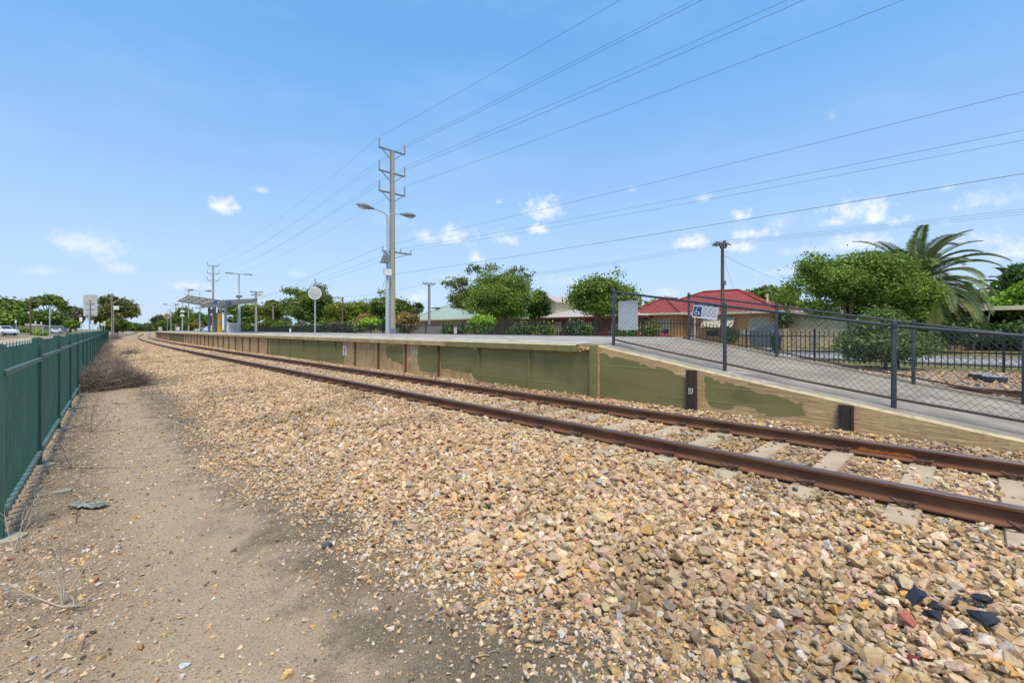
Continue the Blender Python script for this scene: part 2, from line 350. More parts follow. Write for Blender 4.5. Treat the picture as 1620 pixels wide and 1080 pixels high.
# ================================================================ GROUND
def ground_mat():
    t = NT('trackside_ground')
    av = t.n('ShaderNodeAttribute'); av.attribute_name = 'across'; a = av.outputs['Fac']
    # bare dirt
    big = t.noise(.55, 4, .6); mid = t.noise(3.2, 5, .65); fine = t.noise(75, 4, .7); grit = t.noise(190, 2, .6)
    d = t.mix(t.ramp(mid, .3, .7), (.335,.245,.152), (.185,.13,.08))
    d = t.mix(t.ramp(big, .45, .7), d, (.39,.285,.172))
    # trodden sandy middle of the path, darker soil along fence and at the ballast toe
    w1 = t.math('ADD', a, t.math('MULTIPLY', t.math('SUBTRACT', mid, .5), 1.1))
    d = t.mix(t.math('MULTIPLY', t.math('MULTIPLY', t.ramp(w1, .0, .45), t.ramp(w1, 1.35, .8)), .6), d, (.405,.305,.195))
    toe = t.math('MULTIPLY', t.ramp(w1, .75, 1.4), t.ramp(w1, 2.5, 1.9))
    d = t.mix(t.math('MULTIPLY', t.math('MULTIPLY', toe, t.ramp(t.math('ADD', t.math('MULTIPLY', big, .6), t.math('MULTIPLY', t.noise(28, 5, .75), .4)), .40, .53)), .85), d, (.10,.08,.054))
    d = t.mix(t.ramp(fine, .53, .64, 0, .85), d, (.105,.075,.046))
    d = t.mix(t.ramp(grit, .6, .68, 0, .8), d, (.60,.49,.35))
    sp = t.n('ShaderNodeTexVoronoi'); sp.inputs['Scale'].default_value = 60; t.l(t.obj(), sp.inputs['Vector'])
    d = t.mix(t.math('MULTIPLY', t.ramp(sp.outputs['Distance'], .2, .12), t.ramp(t.noise(9, 3), .5, .65)), d, (.50,.40,.28))
    # crushed stone
    vo = t.n('ShaderNodeTexVoronoi'); vo.inputs['Scale'].default_value = 17; vo.inputs['Randomness'].default_value = 1; t.l(t.obj(), vo.inputs['Vector'])
    v2 = t.n('ShaderNodeTexVoronoi'); v2.feature = 'DISTANCE_TO_EDGE'; v2.inputs['Scale'].default_value = 17; t.l(t.obj(), v2.inputs['Vector'])
    cr = t.n('ShaderNodeValToRGB'); e = cr.color_ramp; e.interpolation = 'LINEAR'
    e.elements[0].position = 0; e.elements[0].color = (.30,.20,.10,1); e.elements[1].position = 1; e.elements[1].color = (.70,.56,.36,1)
    for p, c in ((.3,(.46,.32,.16,1)), (.55,(.58,.43,.235,1)), (.8,(.5,.38,.25,1))):
        q = e.elements.new(p); q.color = c
    sx = t.n('ShaderNodeSeparateColor'); t.l(vo.outputs['Color'], sx.inputs[0]); t.l(sx.outputs[0], cr.inputs[0])
    s = t.mix(t.ramp(v2.outputs['Distance'], .0, .12), (.12,.08,.042), cr.outputs[0])
    s = t.mix(t.ramp(t.noise(30, 4), .45, .75, 0, .4), s, (.33,.24,.13))
    edge = t.math('ADD', a, t.math('MULTIPLY', t.math('SUBTRACT', t.noise(1.1, 4, .6), .5), 1.5))
    gm = t.ramp(edge, 2.15, 2.75)
    c = t.mix(gm, d, s)
    # paler, greyer stone across the far track
    far = t.mix(t.ramp(t.noise(22, 4, .7), .3, .7), (.50,.41,.31), (.24,.19,.15))
    c = t.mix(t.ramp(a, 15.2, 16.2), c, far)
    lawn = t.mix(t.ramp(t.noise(1.1, 5, .65), .35, .65), (.13,.15,.035), (.27,.23,.095))
    lawn = t.mix(t.ramp(t.noise(40, 3), .4, .7, 0, .5), lawn, (.09,.11,.028))
    c = t.mix(t.ramp(t.math('ADD', a, t.math('MULTIPLY', mid, .5)), 22.0, 22.5), c, lawn)
    scrub = t.mix(t.ramp(mid, .35, .65), (.30,.24,.15), (.19,.165,.085))
    c = t.mix(t.ramp(a, -10.5, -11.5), c, scrub)
    b1 = t.bump(mid, .35, .05); b2 = t.bump(fine, .5, .012, b1); b3 = t.bump(t.math('MULTIPLY', t.ramp(vo.outputs['Distance'], .5, .0), gm), .9, .03, b2)
    return t.pbr(c, .95, b3, 0, .2)
def axis(parts):
    r = []
    for a, b, st in parts:
        r += list(np.arange(a, b-1e-6, st))
    return np.array(r+[parts[-1][1]])
wx = axis([(-700,-60,80), (-60,-12,4), (-12,-2.4,.6), (-2.4,4.2,.085), (4.2,8,.25), (8,26,.35), (26,60,2), (60,200,20), (200,900,100)])
sy = axis([(-300,-40,40), (-40,-6,3), (-6,-2,.4), (-2,13,.1), (13,40,.35), (40,130,1.5), (130,300,10), (300,1500,100), (1500,3000,500)])
GX, GY = np.meshgrid(wx, sy)
GX = GX+off(GY)
GZ = gz(GX, GY)
n0, n1 = GX.shape
ii = (np.arange(n0-1)[:, None]*n1+np.arange(n1-1)[None, :]).ravel()
gr = npmesh('ground', np.stack([GX.ravel(), GY.ravel(), GZ.ravel()], 1), np.stack([ii, ii+1, ii+n1+1, ii+n1], 1), ground_mat(), fl={'across': (GX-off(GY)).ravel()}, smooth=True)
struct(gr)
def ribbon(name, a0, a1, s0, s1, lift, mat, step=2.0, zf=None):
    ss = np.unique(np.concatenate([np.arange(s0, s1, step), [s1]])); aa = np.linspace(a0, a1, max(2, int((a1-a0)/1.2)+1))
    A, S = np.meshgrid(aa, ss); X = A+off(S); Z = (gz(X, S) if zf is None else zf(X, S))+lift
    k0, k1 = X.shape; j = (np.arange(k0-1)[:, None]*k1+np.arange(k1-1)[None, :]).ravel()
    return struct(npmesh(name, np.stack([X.ravel(), S.ravel(), Z.ravel()], 1), np.stack([j, j+1, j+k1+1, j+k1], 1), mat, smooth=True))
ribbon('road', 24.9, 30.4, -60, 500, .02, M['road'])
ribbon('road', -6.4, -2.3, -20, 400, .03, M['road'], zf=lambda x, s: np.where(s > 0, .0014*np.minimum(s, 150), 0)+0*x)
ribbon('pavement', -9.2, -6.55, 0, 300, .05, M['path'])
ribbon('pavement', 36.6, 38.0, -60, 300, .012, M['path'])
for a0, a1 in ((24.74, 24.9), (30.4, 30.56), (-6.55, -6.4)):
    k = MB()
    ss = np.arange(-60, 300, 3.0) if a0 > 0 else np.arange(0, 300, 3.0)
    for s0, s1 in zip(ss[:-1], ss[1:]):
        q = [(a+offf(s), s, max(gzf(a+offf(s), s), 0 if a0 > 0 else .0014*min(s,150)-.05)+dz) for dz in (-.1, .13 if a0 > 0 else .14) for a, s in ((a0,s0),(a1,s0),(a1,s1),(a0,s1))]
        k.hexa(q)
    struct(k.build('kerb', M['kerb']))

# ================================================================ RAILS
RAILS = (4.99, 6.66); RT = .40; SB = .243     # rail top, sleeper top
PROF = [(-.066,0),(.066,0),(.066,.012),(.018,.028),(.010,.04),(.010,.112),(.036,.124),(.036,.146),(.028,.157),(-.028,.157),(-.036,.146),(-.036,.124),(-.010,.112),(-.010,.04),(-.018,.028),(-.066,.012)]
def rail(name, a, s0, s1, label, base=SB, step=1.0, tail=None):
    ss = np.arange(s0, s1+.01, step); n = len(PROF); V = []; Fs = []; mi = []
    for i, s in enumerate(ss):
        for (dx, dz) in PROF: V.append((a+dx+offf(s), s, base+dz))
    for i in range(len(ss)-1):
        for k in range(n):
            k2 = (k+1) % n; Fs.append((i*n+k, i*n+k2, (i+1)*n+k2, (i+1)*n+k)); mi.append(1 if k in (7,8,9) else 0)
    o = npmesh(name, V, Fs, [M['rail'], M['rail_head']], matidx=mi)
    return tag(o, label, 'rail', 'rails of the railway tracks')
r_near = rail('rail', RAILS[0], -8, 420, 'near rusty rail of the front track, beside the wide bank of loose stones')
r_far = rail('rail', RAILS[1], -8, 420, 'rusty rail next to the platform wall, with an orange rust patch')
rail('rail', 12.85, -14, 70, 'rusty rail beyond the ramp, the one nearer the ramp', base=.255)
rail('rail', 14.52, -14, 70, 'rusty rail beyond the ramp, farther from it and nearer the flat pit lids', base=.255)
m = MB()   # orange rust bloom on the web of the rail
ys = np.linspace(.48, 1.0, 15)
up = [.066+.024*R.random()-(.02 if i in (0,14) else 0) for i in range(15)]; lo = [.036+.012*R.random() for _ in range(15)]
for i in range(14):
    x = RAILS[1]-.0135
    m.quad((x, ys[i], SB+lo[i]), (x, ys[i+1], SB+lo[i+1]), (x, ys[i+1], SB+up[i+1]), (x, ys[i], SB+up[i]))
m.build('rust_patch', M['rust_orange'], r_far)
# ================================================================ SLEEPERS
SP = .679; S_OFF = .44
def make_sleeper():
    root = thing('sleeper', 'pale concrete sleeper under the rails, bedded in stones', 'sleeper', (0,0,0), 'concrete sleepers of the front track')
    b = MB(); c = sum(RAILS)/2; hw = .125; L = 1.33
    xs = [-L, -L+.02, L-.02, L]; prof = lambda w, zt: [(-w,0),(w,0),(w*.86,zt-.015),(w*.80,zt),(-w*.80,zt),(-w*.86,zt-.015)]
    rings = []
    for x, w, zt in ((-L, hw*.96, SB-.012), (-L+.02, hw, SB), (L-.02, hw, SB), (L, hw*.96, SB-.012)):
        rings.append([(c+x, dy, dz) for dy, dz in prof(w, zt)])
    vs = [p for r in rings for p in r]; fs = []
    for i in range(3):
        for k in range(6): fs.append((i*6+k, i*6+(k+1)%6, i*6+6+(k+1)%6, i*6+6+k))
    fs += [tuple(range(5,-1,-1)), tuple(range(18,24))]
    b.add(vs, fs); b.build('concrete_beam', M['sleeper'], root)
    for ra in RAILS:
        for sg in (-1, 1):
            k = MB(); x0 = ra+sg*.068
            for e in (-1, 1):
                pts = []
                for i in range(9):
                    q = i/8*math.pi*1.55
                    pts.append((x0+sg*(.034+.04*math.sin(q*.9)), e*(.026+.046*(1-math.cos(q))*.62), SB+.022+.042*math.sin(q*.62)))
                k.tube(pts, .0115, 6)
            k.box(min(x0, x0+sg*.05), max(x0, x0+sg*.05), -.024, .024, SB-.004, SB+.05)
            k.bar((x0-sg*.03, -.03, SB+.024), (x0+sg*.02, -.03, SB+.02), .012, .008); k.bar((x0-sg*.03, .03, SB+.024), (x0+sg*.02, .03, SB+.02), .012, .008)
            k.build('rail_clip', M['clip'], root)
    return root
sl0 = make_sleeper()
SL_S = []
for i in range(-6, 62):
    s = S_OFF+i*SP
    SL_S.append(s)
    slope = (offf(s+.5)-offf(s-.5))
    if i == -6: sl0.location = (offf(s), s, 0)
    else: dup(sl0, (offf(s), s, R.uniform(-.004,.004)), -math.atan(slope)+R.uniform(-.006,.006))
SL_S = np.array(SL_S)
# ================================================================ BALLAST STONES
def rocks(nb, npts, seed):
    r = np.random.default_rng(seed); out = []
    while len(out) < nb:
        p = r.normal(size=(npts, 3)); p /= np.linalg.norm(p, axis=1)[:, None]
        p = np.sign(p)*np.abs(p)**.8
        p *= np.array([1, r.uniform(.62,.92), r.uniform(.42,.72)])*r.uniform(.86,1.12,size=(npts,1))
        bm = bmesh.new()
        for q in p: bm.verts.new(q)
        h = bmesh.ops.convex_hull(bm, input=bm.verts)
        bmesh.ops.delete(bm, geom=[e for e in h['geom_interior'] if isinstance(e, bmesh.types.BMVert)], context='VERTS')
        bm.verts.index_update(); bmesh.ops.triangulate(bm, faces=bm.faces)
        V = np.array([v.co[:] for v in bm.verts]); Fc = np.array([[v.index for v in f.verts] for f in bm.faces]); bm.free()
        out.append((V, Fc))
    return out
ROCK = rocks(26, 13, 5); ROCKL = rocks(16, 8, 6)
PAL = np.array([(.66,.46,.235),(.70,.52,.29),(.58,.395,.19),(.76,.60,.37),(.53,.355,.175),(.68,.45,.19),(.64,.46,.29),(.72,.55,.35),(.45,.32,.185),(.80,.67,.47),(.63,.43,.30),(.66,.48,.31),(.66,.39,.24),(.47,.41,.35),(.80,.72,.60),(.67,.38,.105),(.38,.265,.14),(.54,.48,.41)])
PAL = PAL*np.array([.965,.925,.93])
PW = np.array([10,10,9,8,8,7,8,7,6,3,6,7,3,1.6,1.0,1.8,5,1.0]); PW = PW/PW.sum()
def scatter(name, P, size, lib, mat, tilt=.5, col=None, seed=1, rare=True):
    r = np.random.default_rng(seed); n = len(P); idx = r.integers(0, len(lib), n); Vs = []; Fs = []; Cs = []; base = 0
    if col is None:
        col = PAL[r.choice(len(PAL), n, p=PW)]*r.uniform(.78,1.15,(n,1))*r.uniform(.96,1.04,(n,3))
        if rare:
            q = r.random(n); col[q < .004] = (.17,.035,.03); col[(q > .004) & (q < .007)] = (.07,.075,.085)
    az = r.uniform(0, 2*np.pi, n); tx = r.normal(0, tilt, n); ty = r.normal(0, tilt, n)
    for k, (V, Fc) in enumerate(lib):
        j = np.where(idx == k)[0]
        if not len(j): continue
        ca, sa, cx, sx, cy, sy_ = np.cos(az[j]), np.sin(az[j]), np.cos(tx[j]), np.sin(tx[j]), np.cos(ty[j]), np.sin(ty[j])
        Z = np.zeros_like(ca); O = np.ones_like(ca)
        Rz = np.stack([np.stack([ca,-sa,Z],1), np.stack([sa,ca,Z],1), np.stack([Z,Z,O],1)],1)
        Rx = np.stack([np.stack([O,Z,Z],1), np.stack([Z,cx,-sx],1), np.stack([Z,sx,cx],1)],1)
        Ry = np.stack([np.stack([cy,Z,sy_],1), np.stack([Z,O,Z],1), np.stack([-sy_,Z,cy],1)],1)
        RR = Rx @ Ry @ Rz
        W = np.einsum('nij,vj->nvi', RR, V)*size[j][:, None, None]+P[j][:, None, :]
        Vs.append(W.reshape(-1,3)); m_ = len(V)
        Fs.append((Fc[None]+(np.arange(len(j))*m_)[:, None, None]).reshape(-1,3)+base); base += len(j)*m_
        Cs.append(np.repeat(col[j], len(Fc), 0))
    return npmesh(name, np.concatenate(Vs), np.concatenate(Fs), mat, col=np.concatenate(Cs))
def in_view(x, y, marg=1.0):
    Yc = x*ST+y*CT; Xc = x*CT-y*ST
    return (Yc > .9) & (np.abs(Xc) < Yc*1.16+marg) & ((CH-.1)*F/np.maximum(Yc,.1) < 690)
def bed(s0, s1, a0, a1, dens, seed):
    r = np.random.default_rng(seed); n = int((s1-s0)*(a1-a0)*dens)
    s = r.uniform(s0, s1, n); a = r.uniform(a0, a1, n); x = a+off(s)
    keep = in_view(x, s); s, a, x = s[keep], a[keep], x[keep]
    # ragged toe
    e = a+(fbm(x*.9+3, s*.9+8, 3)-.5)*1.7
    p = .12*sstep(.9, 1.5, e)+.88*sstep(1.5, 2.25, e)
    keep = r.random(len(s)) < np.maximum(p, .0)
    s, a, x, e = s[keep], a[keep], x[keep], e[keep]
    for ra in RAILS:
        k = np.abs(a-ra) > .115; s, a, x, e = s[k], a[k], x[k], e[k]
    d = np.abs(s[:, None]-SL_S[None]).min(1) if len(s) else s
    on = (d < .135) & (a > 4.47) & (a < 7.16)
    clip = (d < .18) & ((np.abs(a-RAILS[0]) < .24) | (np.abs(a-RAILS[1]) < .24))
    cover = .03+.07*sstep(2, 5, s)+.65*sstep(6, 12, s)*sstep(.3, .6, fbm(x*1.2, s*1.2, 2))
    cover = np.where((a > 5.1) & (a < 6.55), cover, cover+.1+.3*sstep(3.5, 8, s))
    k = (~on | (r.random(len(s)) < cover)) & ~clip
    return s[k], a[k], x[k], e[k], on[k]
Ps = []; Sz = []
for s0, s1, a0, a1, dens, sd, lift in ((-4, 14, 1.1, 7.47, 580, 21, .0), (-4, 14, 1.3, 7.47, 330, 22, .034), (14, 34, 1.2, 7.47, 480, 23, .006)):
    s, a, x, e, on = bed(s0, s1, a0, a1, dens, sd); r = np.random.default_rng(sd)
    sz = r.gamma(7, 1/7, len(s))*.029
    sz *= np.where(a > 4.4, .86, 1)*np.where(e < 2.1, .66, 1)
    sz = np.clip(sz, .012, .062)
    z = gz(x, s)+sz*.25+lift*r.random(len(s))
    z += (fbm(x*2.3, s*2.3, 2)-.5)*.05*sstep(1.9, 2.6, a)*(1-sstep(3.6, 4.2, a))
    z = np.where(on, np.maximum(z, SB+sz*.3), z)
    Ps.append(np.stack([x, s, z], 1)); Sz.append(sz)
Ps = np.concatenate(Ps); Sz = np.concatenate(Sz)
# two spills of odd dark stones: black and brick-red ones
def spill(px, py, n, rad, smin, smax, seed):
    r = np.random.default_rng(seed); c = atz(px, py, .1); out = []
    for i in range(n):
        x, y = c.x+r.normal(0, rad), c.y+r.normal(0, rad*.75); s_ = r.uniform(smin, smax)
        out.append((x, y, gzf(x, y)+s_*.7+.022, s_))
    return np.array(out)
b1 = np.array([(*atz(px, py, .1)[:2], 0, s_) for px, py, s_ in ((1450,982,.062),(1477,1003,.040),(1482,990,.034),(1520,990,.046),(1553,986,.052),(1553,1012,.068),(1527,1030,.03),(1592,1038,.026),(1468,1000,.025))])
b1[:, 2] = gz(b1[:, 0], b1[:, 1])+b1[:, 3]*.55+.025
b2 = spill(788, 781, 9, .075, .016, .03, 9); b3 = spill(640, 798, 5, .16, .018, .028, 10); b4 = spill(1190, 870, 4, .3, .022, .032, 12)
xtra = np.concatenate([b1, b2, b3, b4, np.array([(*atz(1436,1008,.1)[:2], 0, .052)])])
xtra[-1, 2] = gzf(xtra[-1,0], xtra[-1,1])+.055
xc = np.concatenate([np.tile((.035,.042,.055), (len(b1),1)), np.array([(.05,.055,.07) if i % 2 else (.16,.03,.028) for i in range(9)]), np.tile((.30,.07,.05), (5,1)), np.tile((.2,.045,.04), (4,1)), [(.42,.14,.09)]])
rr = np.random.default_rng(99); cc = PAL[rr.choice(len(PAL), len(Ps), p=PW)]*rr.uniform(.76,1.14,(len(Ps),1))*rr.uniform(.96,1.04,(len(Ps),3))
q = rr.random(len(Ps)); cc[q < .0035] = (.2,.045,.04); cc[(q > .0035) & (q < .0065)] = (.09,.095,.105)
# dirtier patches in the bed keep their own place
dk = sstep(.52, .7, fbm(Ps[:,0]*.8+11, Ps[:,1]*.8+4, 3)); cc = cc*(1-.25*dk[:, None])
st = scatter('ballast_stones', np.concatenate([Ps, xtra[:, :3]]), np.concatenate([Sz, xtra[:, 3]]), ROCK, M['stone'], .5, np.concatenate([cc, xc]), 31)
tag(st, 'bank of loose crushed tan stones around the front track', 'ballast', kind='stuff')
# stones farther along and across the second track
Ps = []; Sz = []
s, a, x, e, on = bed(34, 72, 1.4, 7.6, 150, 24); r = np.random.default_rng(24)
sz = np.clip(r.gamma(9, 1/9, len(s))*.05, .02, .09); Ps.append(np.stack([x, s, gz(x, s)+sz*.2], 1)); Sz.append(sz)
n = 14000; s = r.uniform(-6, 11, n); x = r.uniform(11.9, 21.6, n); k = in_view(x, s) & (np.abs(x-12.85) > .12) & (np.abs(x-14.52) > .12) & ((s < 4) | (x > 17)); s, x = s[k], x[k]
sz = np.clip(r.gamma(6, 1/6, len(s))*.042, .015, .09); Ps.append(np.stack([x, s, gz(x, s)+sz*.25], 1)); Sz.append(sz)
Ps = np.concatenate(Ps); Sz = np.concatenate(Sz)
st2 = scatter('ballast_stones', Ps, Sz, ROCKL, M['stone'], .5, None, 32)
tag(st2, 'thinner spread of stones far along the line and across the second track', 'ballast', kind='stuff')
# small pebbles and chips on the bare dirt
r = np.random.default_rng(41); n = 420000; s = -1+18*r.random(n)**1.3; x = r.uniform(-1.5, 3.2, n)
k = in_view(x, s, .5); s, x = s[k], x[k]
a = x-off(s)
fl_ = -.686+.0535*(x*ST+s*CT)      # fence line
p = .50*np.exp(-np.maximum(a-fl_-.1, 0)/.50)+.075+.75*np.exp(-((a-2.0+(fbm(x*.9+3, s*.9+8, 3)-.5)*1.7)/.42)**2)
p *= .35+1.3*fbm(x*1.5+7, s*1.5, 3)
k = r.random(len(s)) < p; s, x, a = s[k], x[k], a[k]
sz = np.clip(r.lognormal(-5.1, .58, len(s))*(1+.7*np.exp(-((a-1.9)/.5)**2)), .0026, .026)
c3 = PAL[r.choice(len(PAL), len(s), p=PW)]*r.uniform(.75,1.15,(len(s),1)); q = r.random(len(s))
c3[q < .12] = (.60,.54,.45); c3[(q > .12) & (q < .15)] = (.33,.33,.32); c3[(q > .15) & (q < .21)] = (.13,.095,.065); c3[(q > .21) & (q < .23)] = (.42,.16,.07)
pb = scatter('pebbles', np.stack([x, s, gz(x, s)+sz*.3], 1), sz, ROCKL, M['stone'], .3, c3, 42)
tag(pb, 'small scattered pebbles and stone chips on the bare dirt path', 'pebbles', kind='stuff')
# a few single stones on the path
for (px, py, s_, c_, lab) in ((517,870,.042,(.075,.085,.11),'dark blue-grey stone lying on the dirt beside the loose ballast'), (292,1056,.026,(.55,.57,.6),'pale blue-white square chip on the sandy path'), (405,894,.024,(.56,.44,.30),'beige stone lying alone in the middle of the dirt path'), (455,1072,.032,(.68,.45,.19),'orange-yellow stone on the path at the bottom edge'), (578,892,.04,(.66,.52,.36),'flat beige wedge-shaped stone at the edge of the ballast')):
    c = atz(px, py, 0.0); z = gzf(c.x, c.y)
    o = scatter('stone', np.array([(c.x, c.y, z+s_*.35)]), np.array([s_]), ROCK[R.randrange(20):][:1], M['stone'], .15, np.array([c_]), 1)
    tag(o, lab, 'stone')
# ================================================================ PLATFORM
PW0 = 7.50; PE = 7.38; PB = 11.55; S_R = 5.37; S_END = 108.0
def pz(s, a=PE):     # platform surface
    return 1.40+.0006*max(s-5, 0)+.09*(a-PE)/(PB-PE)
pf = thing('station_platform', 'long raised concrete platform with patched green paint, beside the front track', 'platform', (PW0, S_R, .3))
SS = [S_R]+list(np.arange(S_R+1.83, 30, 1.83))+list(np.arange(30, S_END, 2.0))+[S_END]
def strip(b, f0, f1, ss=SS, m=0):   # f(s)->(a,z)
    for s0, s1 in zip(ss[:-1], ss[1:]):
        p = lambda f, s: (f(s)[0]+offf(s), s, f(s)[1])
        b.quad(p(f0,s0), p(f1,s0), p(f1,s1), p(f0,s1), m)
b = MB()
strip(b, lambda s: (PW0, .1), lambda s: (PW0, pz(s)-.147))
strip(b, lambda s: (PB, .1), lambda s: (PB, pz(s, PB)-.14))
b.quad((PW0+offf(S_END),S_END,.1), (PB+offf(S_END),S_END,.1), (PB+offf(S_END),S_END,1.4), (PW0+offf(S_END),S_END,1.4))
b.build('retaining_wall', M['wall'], pf)
def coping_part(s0, s1, mats, name='coping'):
    b = MB(); ss = [s0]+[q for q in SS if s0 < q < s1]+[s1]
    strip(b, lambda s: (PE, pz(s)-.147), lambda s: (PE, pz(s)-.02), ss, 0)
    strip(b, lambda s: (PE, pz(s)-.02), lambda s: (PE+.02, pz(s)), ss, 1)
    strip(b, lambda s: (PE+.02, pz(s)), lambda s: (PE+.33, pz(s, PE+.33)+.002), ss, 1)
    strip(b, lambda s: (PW0, pz(s)-.147), lambda s: (PE, pz(s)-.147), ss, 0)
    for s in (s0, s1):
        b.quad((PE+offf(s),s,pz(s)-.147), (PE+.33+offf(s),s,pz(s)-.147), (PE+.33+offf(s),s,pz(s)), (PE+offf(s),s,pz(s)-.02))
    return b.build(name, mats, pf)
coping_part(10.4, S_END, [M['coping'], M['coping_edge']])
coping_part(S_R+.42, 10.4, [M['paint_coping'], M['coping_edge']]).__setitem__('label', 'green-painted end of the platform coping')
# broken corner of the coping
V = []; rb = np.random.default_rng(4)
br = MB()
for i in range(14):
    c = np.array([PE+.02+rb.uniform(0,.12), S_R+.1+rb.uniform(0,.3), pz(5)-.05-rb.uniform(0,.09)]); vs, fs = ROCK[i][0]*rb.uniform(.04,.075)+c, ROCK[i][1]
    br.add(vs, fs.tolist())
br.box(PE+.1, PE+.33, S_R+.03, S_R+.44, pz(5)-.14, pz(5)-.004)
br.build('broken_corner', pm('broken_concrete', (.55,.36,.17), (.35,.2,.09), 12, .95, .6, 50, dist=.02), pf)
b = MB(); strip(b, lambda s: (PE+.33, pz(s, PE+.33)), lambda s: (PB, pz(s, PB)))
b.build('asphalt_deck', M['asphalt'], pf)
b = MB(); strip(b, lambda s: (PB-.2, pz(s, PB)-.14), lambda s: (PB-.2, pz(s, PB)+.02)); strip(b, lambda s: (PB-.2, pz(s,PB)+.02), lambda s: (PB+.04, pz(s,PB)+.02)); strip(b, lambda s: (PB+.04, pz(s,PB)+.02), lambda s: (PB+.04, pz(s,PB)-.2))
b.build('back_kerb', M['kerb'], pf)
# worn dashes of the white line
b = MB(); s = 6.0
while s < 100:
    L = R.uniform(.9, 2.6)
    n = max(2, int(L/.25)); e0 = [R.uniform(-.015,.02) for _ in range(n+1)]; e1 = [R.uniform(-.02,.015) for _ in range(n+1)]
    for i in range(n):
        s0, s1 = s+L*i/n, s+L*(i+1)/n
        b.quad((7.95+e0[i]*3+offf(s0), s0, pz(s0,7.95)+.006), (8.32+e1[i]*6+offf(s0), s0, pz(s0,8.32)+.006), (8.32+e1[i+1]*6+offf(s1), s1, pz(s1,8.32)+.006), (7.95+e0[i+1]*3+offf(s1), s1, pz(s1,7.95)+.006))
    s += L+R.choice([.1,.2,.35,.9]); b.build('white_line', M['line'], pf); b = MB()
# rail-steel uprights cast in the wall
PAINTED = {0, 1, 2, 9}
ip = 0; s = S_R; posts = []
while s < 100:
    posts.append(s); s += 1.83
for i, s in enumerate(posts):
    b = MB(); w = .075 if i else .11
    x = PW0+offf(s); zt = pz(s)-.15 if i else pz(s)-.005; pr = .035 if i else .13
    b.box(x-pr, x+.06, s-w/2, s+w/2, .05, zt)
    if i: b.box(x-.055, x-.03, s-.02, s+.02, .05, zt)
    pnt = i in (0,1,2) or 17.3 < s < 27.2
    o = b.build('steel_upright', M['paint'] if pnt else M['rail'], pf)
    if pnt: o['label'] = 'upright covered in green paint'
# green cover paint panels: ragged outlines 3 mm proud of the wall
def patch(b, s0, s1, z0, z1, f=PW0, jag=.03, n=14, right=True, left=True, zr=None, low=.03):
    up = []; lo = []
    for i in range(n+1):
        s = s0+(s1-s0)*i/n
        zt = z1(s) if callable(z1) else z1
        zb = z0(s) if callable(z0) else z0
        js = R.uniform(-jag, jag)*.5 if 0 < i < n else 0
        up.append((s+js, zt-abs(R.gauss(0, jag*.35)))); lo.append((s+js, zb+R.choice([0,0,1])*R.uniform(0, low)))
    for i in range(n):
        q = [(f-.003+offf(s), s, z) for s, z in (lo[i], lo[i+1], up[i+1], up[i])]; b.quad(*q)
top = lambda s: pz(s)-.155
def add_patch(owner, s0, s1, z0, z1, **k):
    b = MB(); patch(b, s0, s1, z0, z1, **k); return b.build('paint_patch', M['paint'], owner)
P = lambda i: S_R+1.83*i
add_patch(pf, P(0)+.06, P(1)-.04, .3, top, low=.05)
add_patch(pf, P(1)+.04, P(2)-.035, .3, top, low=.12)
def bpoly(owner, pts):   # outline given as (s,z) corners with ragged edges
    out = []
    for (s0, z0), (s1, z1) in zip(pts, pts[1:]+pts[:1]):
        L = math.hypot(s1-s0, z1-z0); n = max(1, int(L/.045)); jx = 0; jz = 0
        for i in range(n):
            t = i/n
            if R.random() < .35: jx, jz = R.gauss(0,.014), R.gauss(0,.018)
            out.append((s0+(s1-s0)*t+jx+R.gauss(0,.003), z0+(z1-z0)*t+jz+R.gauss(0,.003)))
    b = MB(); v = [(PW0-.003+offf(s), s, z) for s, z in out]
    cs = sum(p[0] for p in pts)/len(pts); cz = sum(p[1] for p in pts)/len(pts)
    b.add(v, [tuple(range(len(v)))])
    return b.build('paint_patch', M['paint'], owner)
bpoly(pf, [(9.12,1.22),(9.1,.45),(9.24,.43),(9.36,.56),(10.0,.55),(10.4,.62),(10.75,.58),(10.84,.9),(10.8,1.2)])
bpoly(pf, [(10.95,1.23),(11.3,1.2),(12.0,1.22),(12.02,.8),(11.9,.46),(11.3,.43),(10.95,.5)])
bpoly(pf, [(12.86,1.14),(13.2,1.18),(13.9,1.16),(14.06,.98),(13.95,.8),(13.55,.66),(13.2,.66),(12.9,.58)])
for s0, s1 in ((17.35, 20.0), (20.03, 23.6), (23.63, 27.1)): add_patch(pf, s0, s1, .3, top, jag=.015, low=.02)
add_patch(pf, 59, 73, .3, top, jag=.02, low=.02)
b = MB()   # small white paint marks on the wall
for s0 in (12.05, 12.2): b.tube([(PW0-.006, s0, 1.1), (PW0-.006, s0-.06, .98), (PW0-.006, s0+.02, .95), (PW0-.006, s0+.05, 1.06)], .012, 5)
s_ = 66; b.box(PW0-.008+offf(s_), PW0-.003+offf(s_), s_-.12, s_+.12, .65, 1.1)
b.build('chalk_mark', M['white'], pf)
